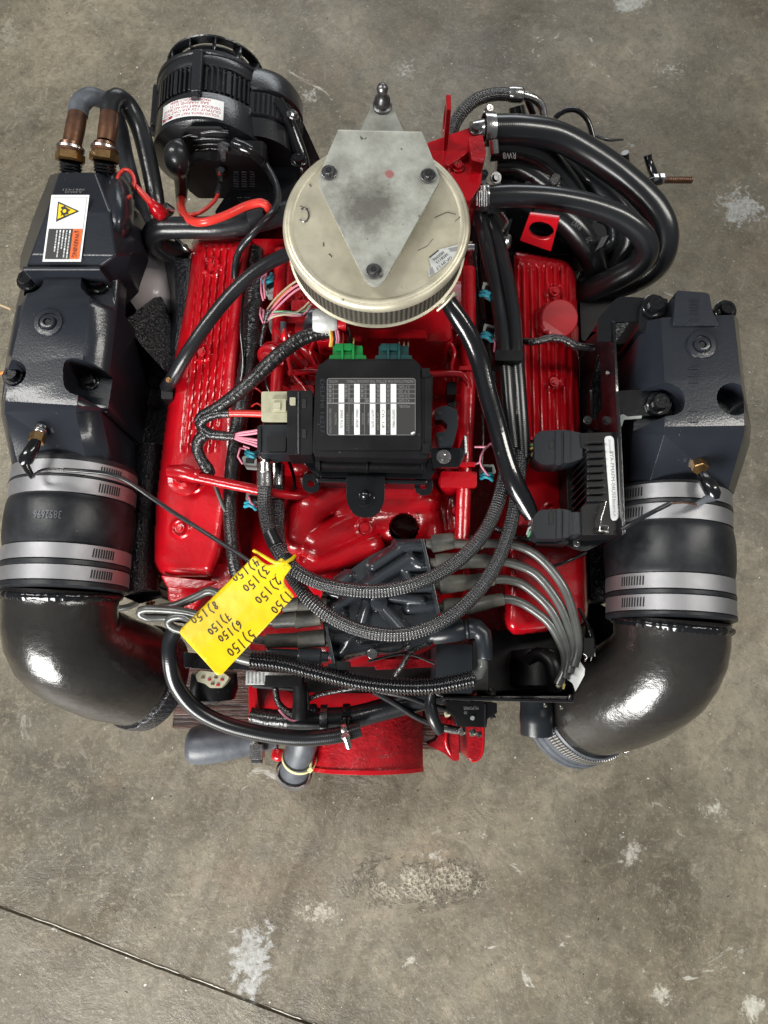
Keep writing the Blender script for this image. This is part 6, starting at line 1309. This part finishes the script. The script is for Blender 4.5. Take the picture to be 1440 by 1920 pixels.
# ---------------------------------------------------------------- yellow tag hanging on the braided hose
tz = .668
tp = [(477, 1041, 5), (500, 1060, 8), (516, 1057, 5), (527, 1045, 5), (547, 1063, 4), (532, 1084, 8), (533, 1095, 8), (552, 1118, 5), (417, 1264, 5), (408, 1267, 4), (336, 1187, 5), (340, 1178, 4)]
def tagz(x, y):
    u = ((x-440)*-.69+(y-1150)*.72)/110; v = ((x-440)*.72+(y-1150)*.69)/55
    return tz+.0035*u*u-.0022*v*v*(u > -1)+.0012*math.sin(u*3.1+v*1.7)-.001
from mathutils.geometry import delaunay_2d_cdt
ol = rnd(tp, 5); gp_ = [(x, y) for x in range(340, 552, 7) for y in range(1042, 1266, 7)]
r_ = delaunay_2d_cdt([Vector(p) for p in ol+gp_], [], [list(range(len(ol)))], 1, 1e-4)
ff = [tuple(f)[::-1] for f in r_[2]]
pv = [P(v.x, v.y, tagz(v.x, v.y)) for v in r_[0]]
if (pv[ff[0][1]]-pv[ff[0][0]]).cross(pv[ff[0][2]]-pv[ff[0][0]]).z < 0: ff = [f[::-1] for f in ff]
tag = add('handwritten_tag', pv, ff, YEL, None, angle=180)
so_ = tag.modifiers.new('thickness', 'SOLIDIFY'); so_.thickness = .0011; so_.offset = -1
props(tag, 'yellow plastic tag with handwritten cylinder readings hanging on a braided hose', 'tag')
G = {'1': [[(.5, 1.05), (.45, -.05)]], '5': [[(.95, 1), (.35, .98), (.25, .58), (.6, .62), (.85, .38), (.6, .05), (.1, .06)]], '0': [[(.5+.34*math.cos(a), .42+.38*math.sin(a)) for a in [1.2+i*.7 for i in range(10)]]],
     '2': [[(.1, .75), (.35, 1), (.75, .85), (.6, .45), (.15, .05), (.3, .15), (.9, .02)]], '3': [[(.1, .95), (.8, 1), (.45, .6), (.85, .35), (.5, 0), (.1, .1)]], '4': [[(.3, 1), (.1, .45), (.85, .5)], [(.7, .95), (.6, -.05)]],
     '6': [[(.8, 1), (.3, .7), (.15, .3), (.4, 0), (.8, .2), (.7, .48), (.25, .4)]], '7': [[(.1, .95), (.85, 1), (.45, 0)], [(.3, .5), (.8, .55)]], '8': [[(.8, .85), (.5, 1), (.25, .78), (.7, .4), (.6, .05), (.25, .1), (.3, .4), (.75, .72), (.8, .85)]], ')': [[(.2, 1.15), (.6, .6), (.45, .1), (.15, -.2)]]}
s = Sheet()
for t, (x0, y0), (x1, y1), hh in (('4)150', (484, 1052), (436, 1088), 15), ('3)150', (502, 1066), (458, 1108), 16), ('2)150', (524, 1086), (482, 1131), 17), ('1)50', (545, 1112), (511, 1149), 17),
                                 ('8)150', (408, 1132), (359, 1167), 15), ('7)150', (430, 1153), (391, 1188), 15), ('6)150', (452, 1168), (410, 1201), 15), ('5)150', (476, 1186), (428, 1228), 19)):
    D = Vector((x1-x0, y1-y0)); L = D.length; D /= L; U = Vector((-D.y, D.x)); U = U if U.y > 0 else -U
    w_ = L/len(t); o = Vector((x0, y0))-U*hh*.5
    for i, ch in enumerate(t):
        for st in G[ch]:
            s.stroke([tuple(o+D*(w_*(i+.08+.80*px))+U*(hh*(py+.06*math.sin(i*3+L)))) for px, py in st], 2.4, 0, 1)
s.stroke([(517, 1076), (515, 1080)], 1.2, 0, 1)
s.build('handwriting', lambda u, v, h: P(u, v, tagz(u, v)+.0003), [INK], tag)['kind'] = 'stuff'
tube('tag_strap', [(475, 1032, .664, 3), (496, 1044, .668, 3.4), (516, 1055, .671, 3.6), (534, 1056, .672, 4), (548, 1048, .668, 4), (553, 1042, .662, 3)], YEL, tag, n=8)
bxk = prism('tag_lock', rnd([(519, 1054), (528, 1046), (544, 1060), (534, 1071)], 2), tz+.004, tz, YEL, tag, bevel=.001); prism('lock_window', rnd([(527, 1055), (531, 1052), (537, 1058), (533, 1061)], 1), tz+.0048, tz+.003, ORG, bxk, bevel=.0004)
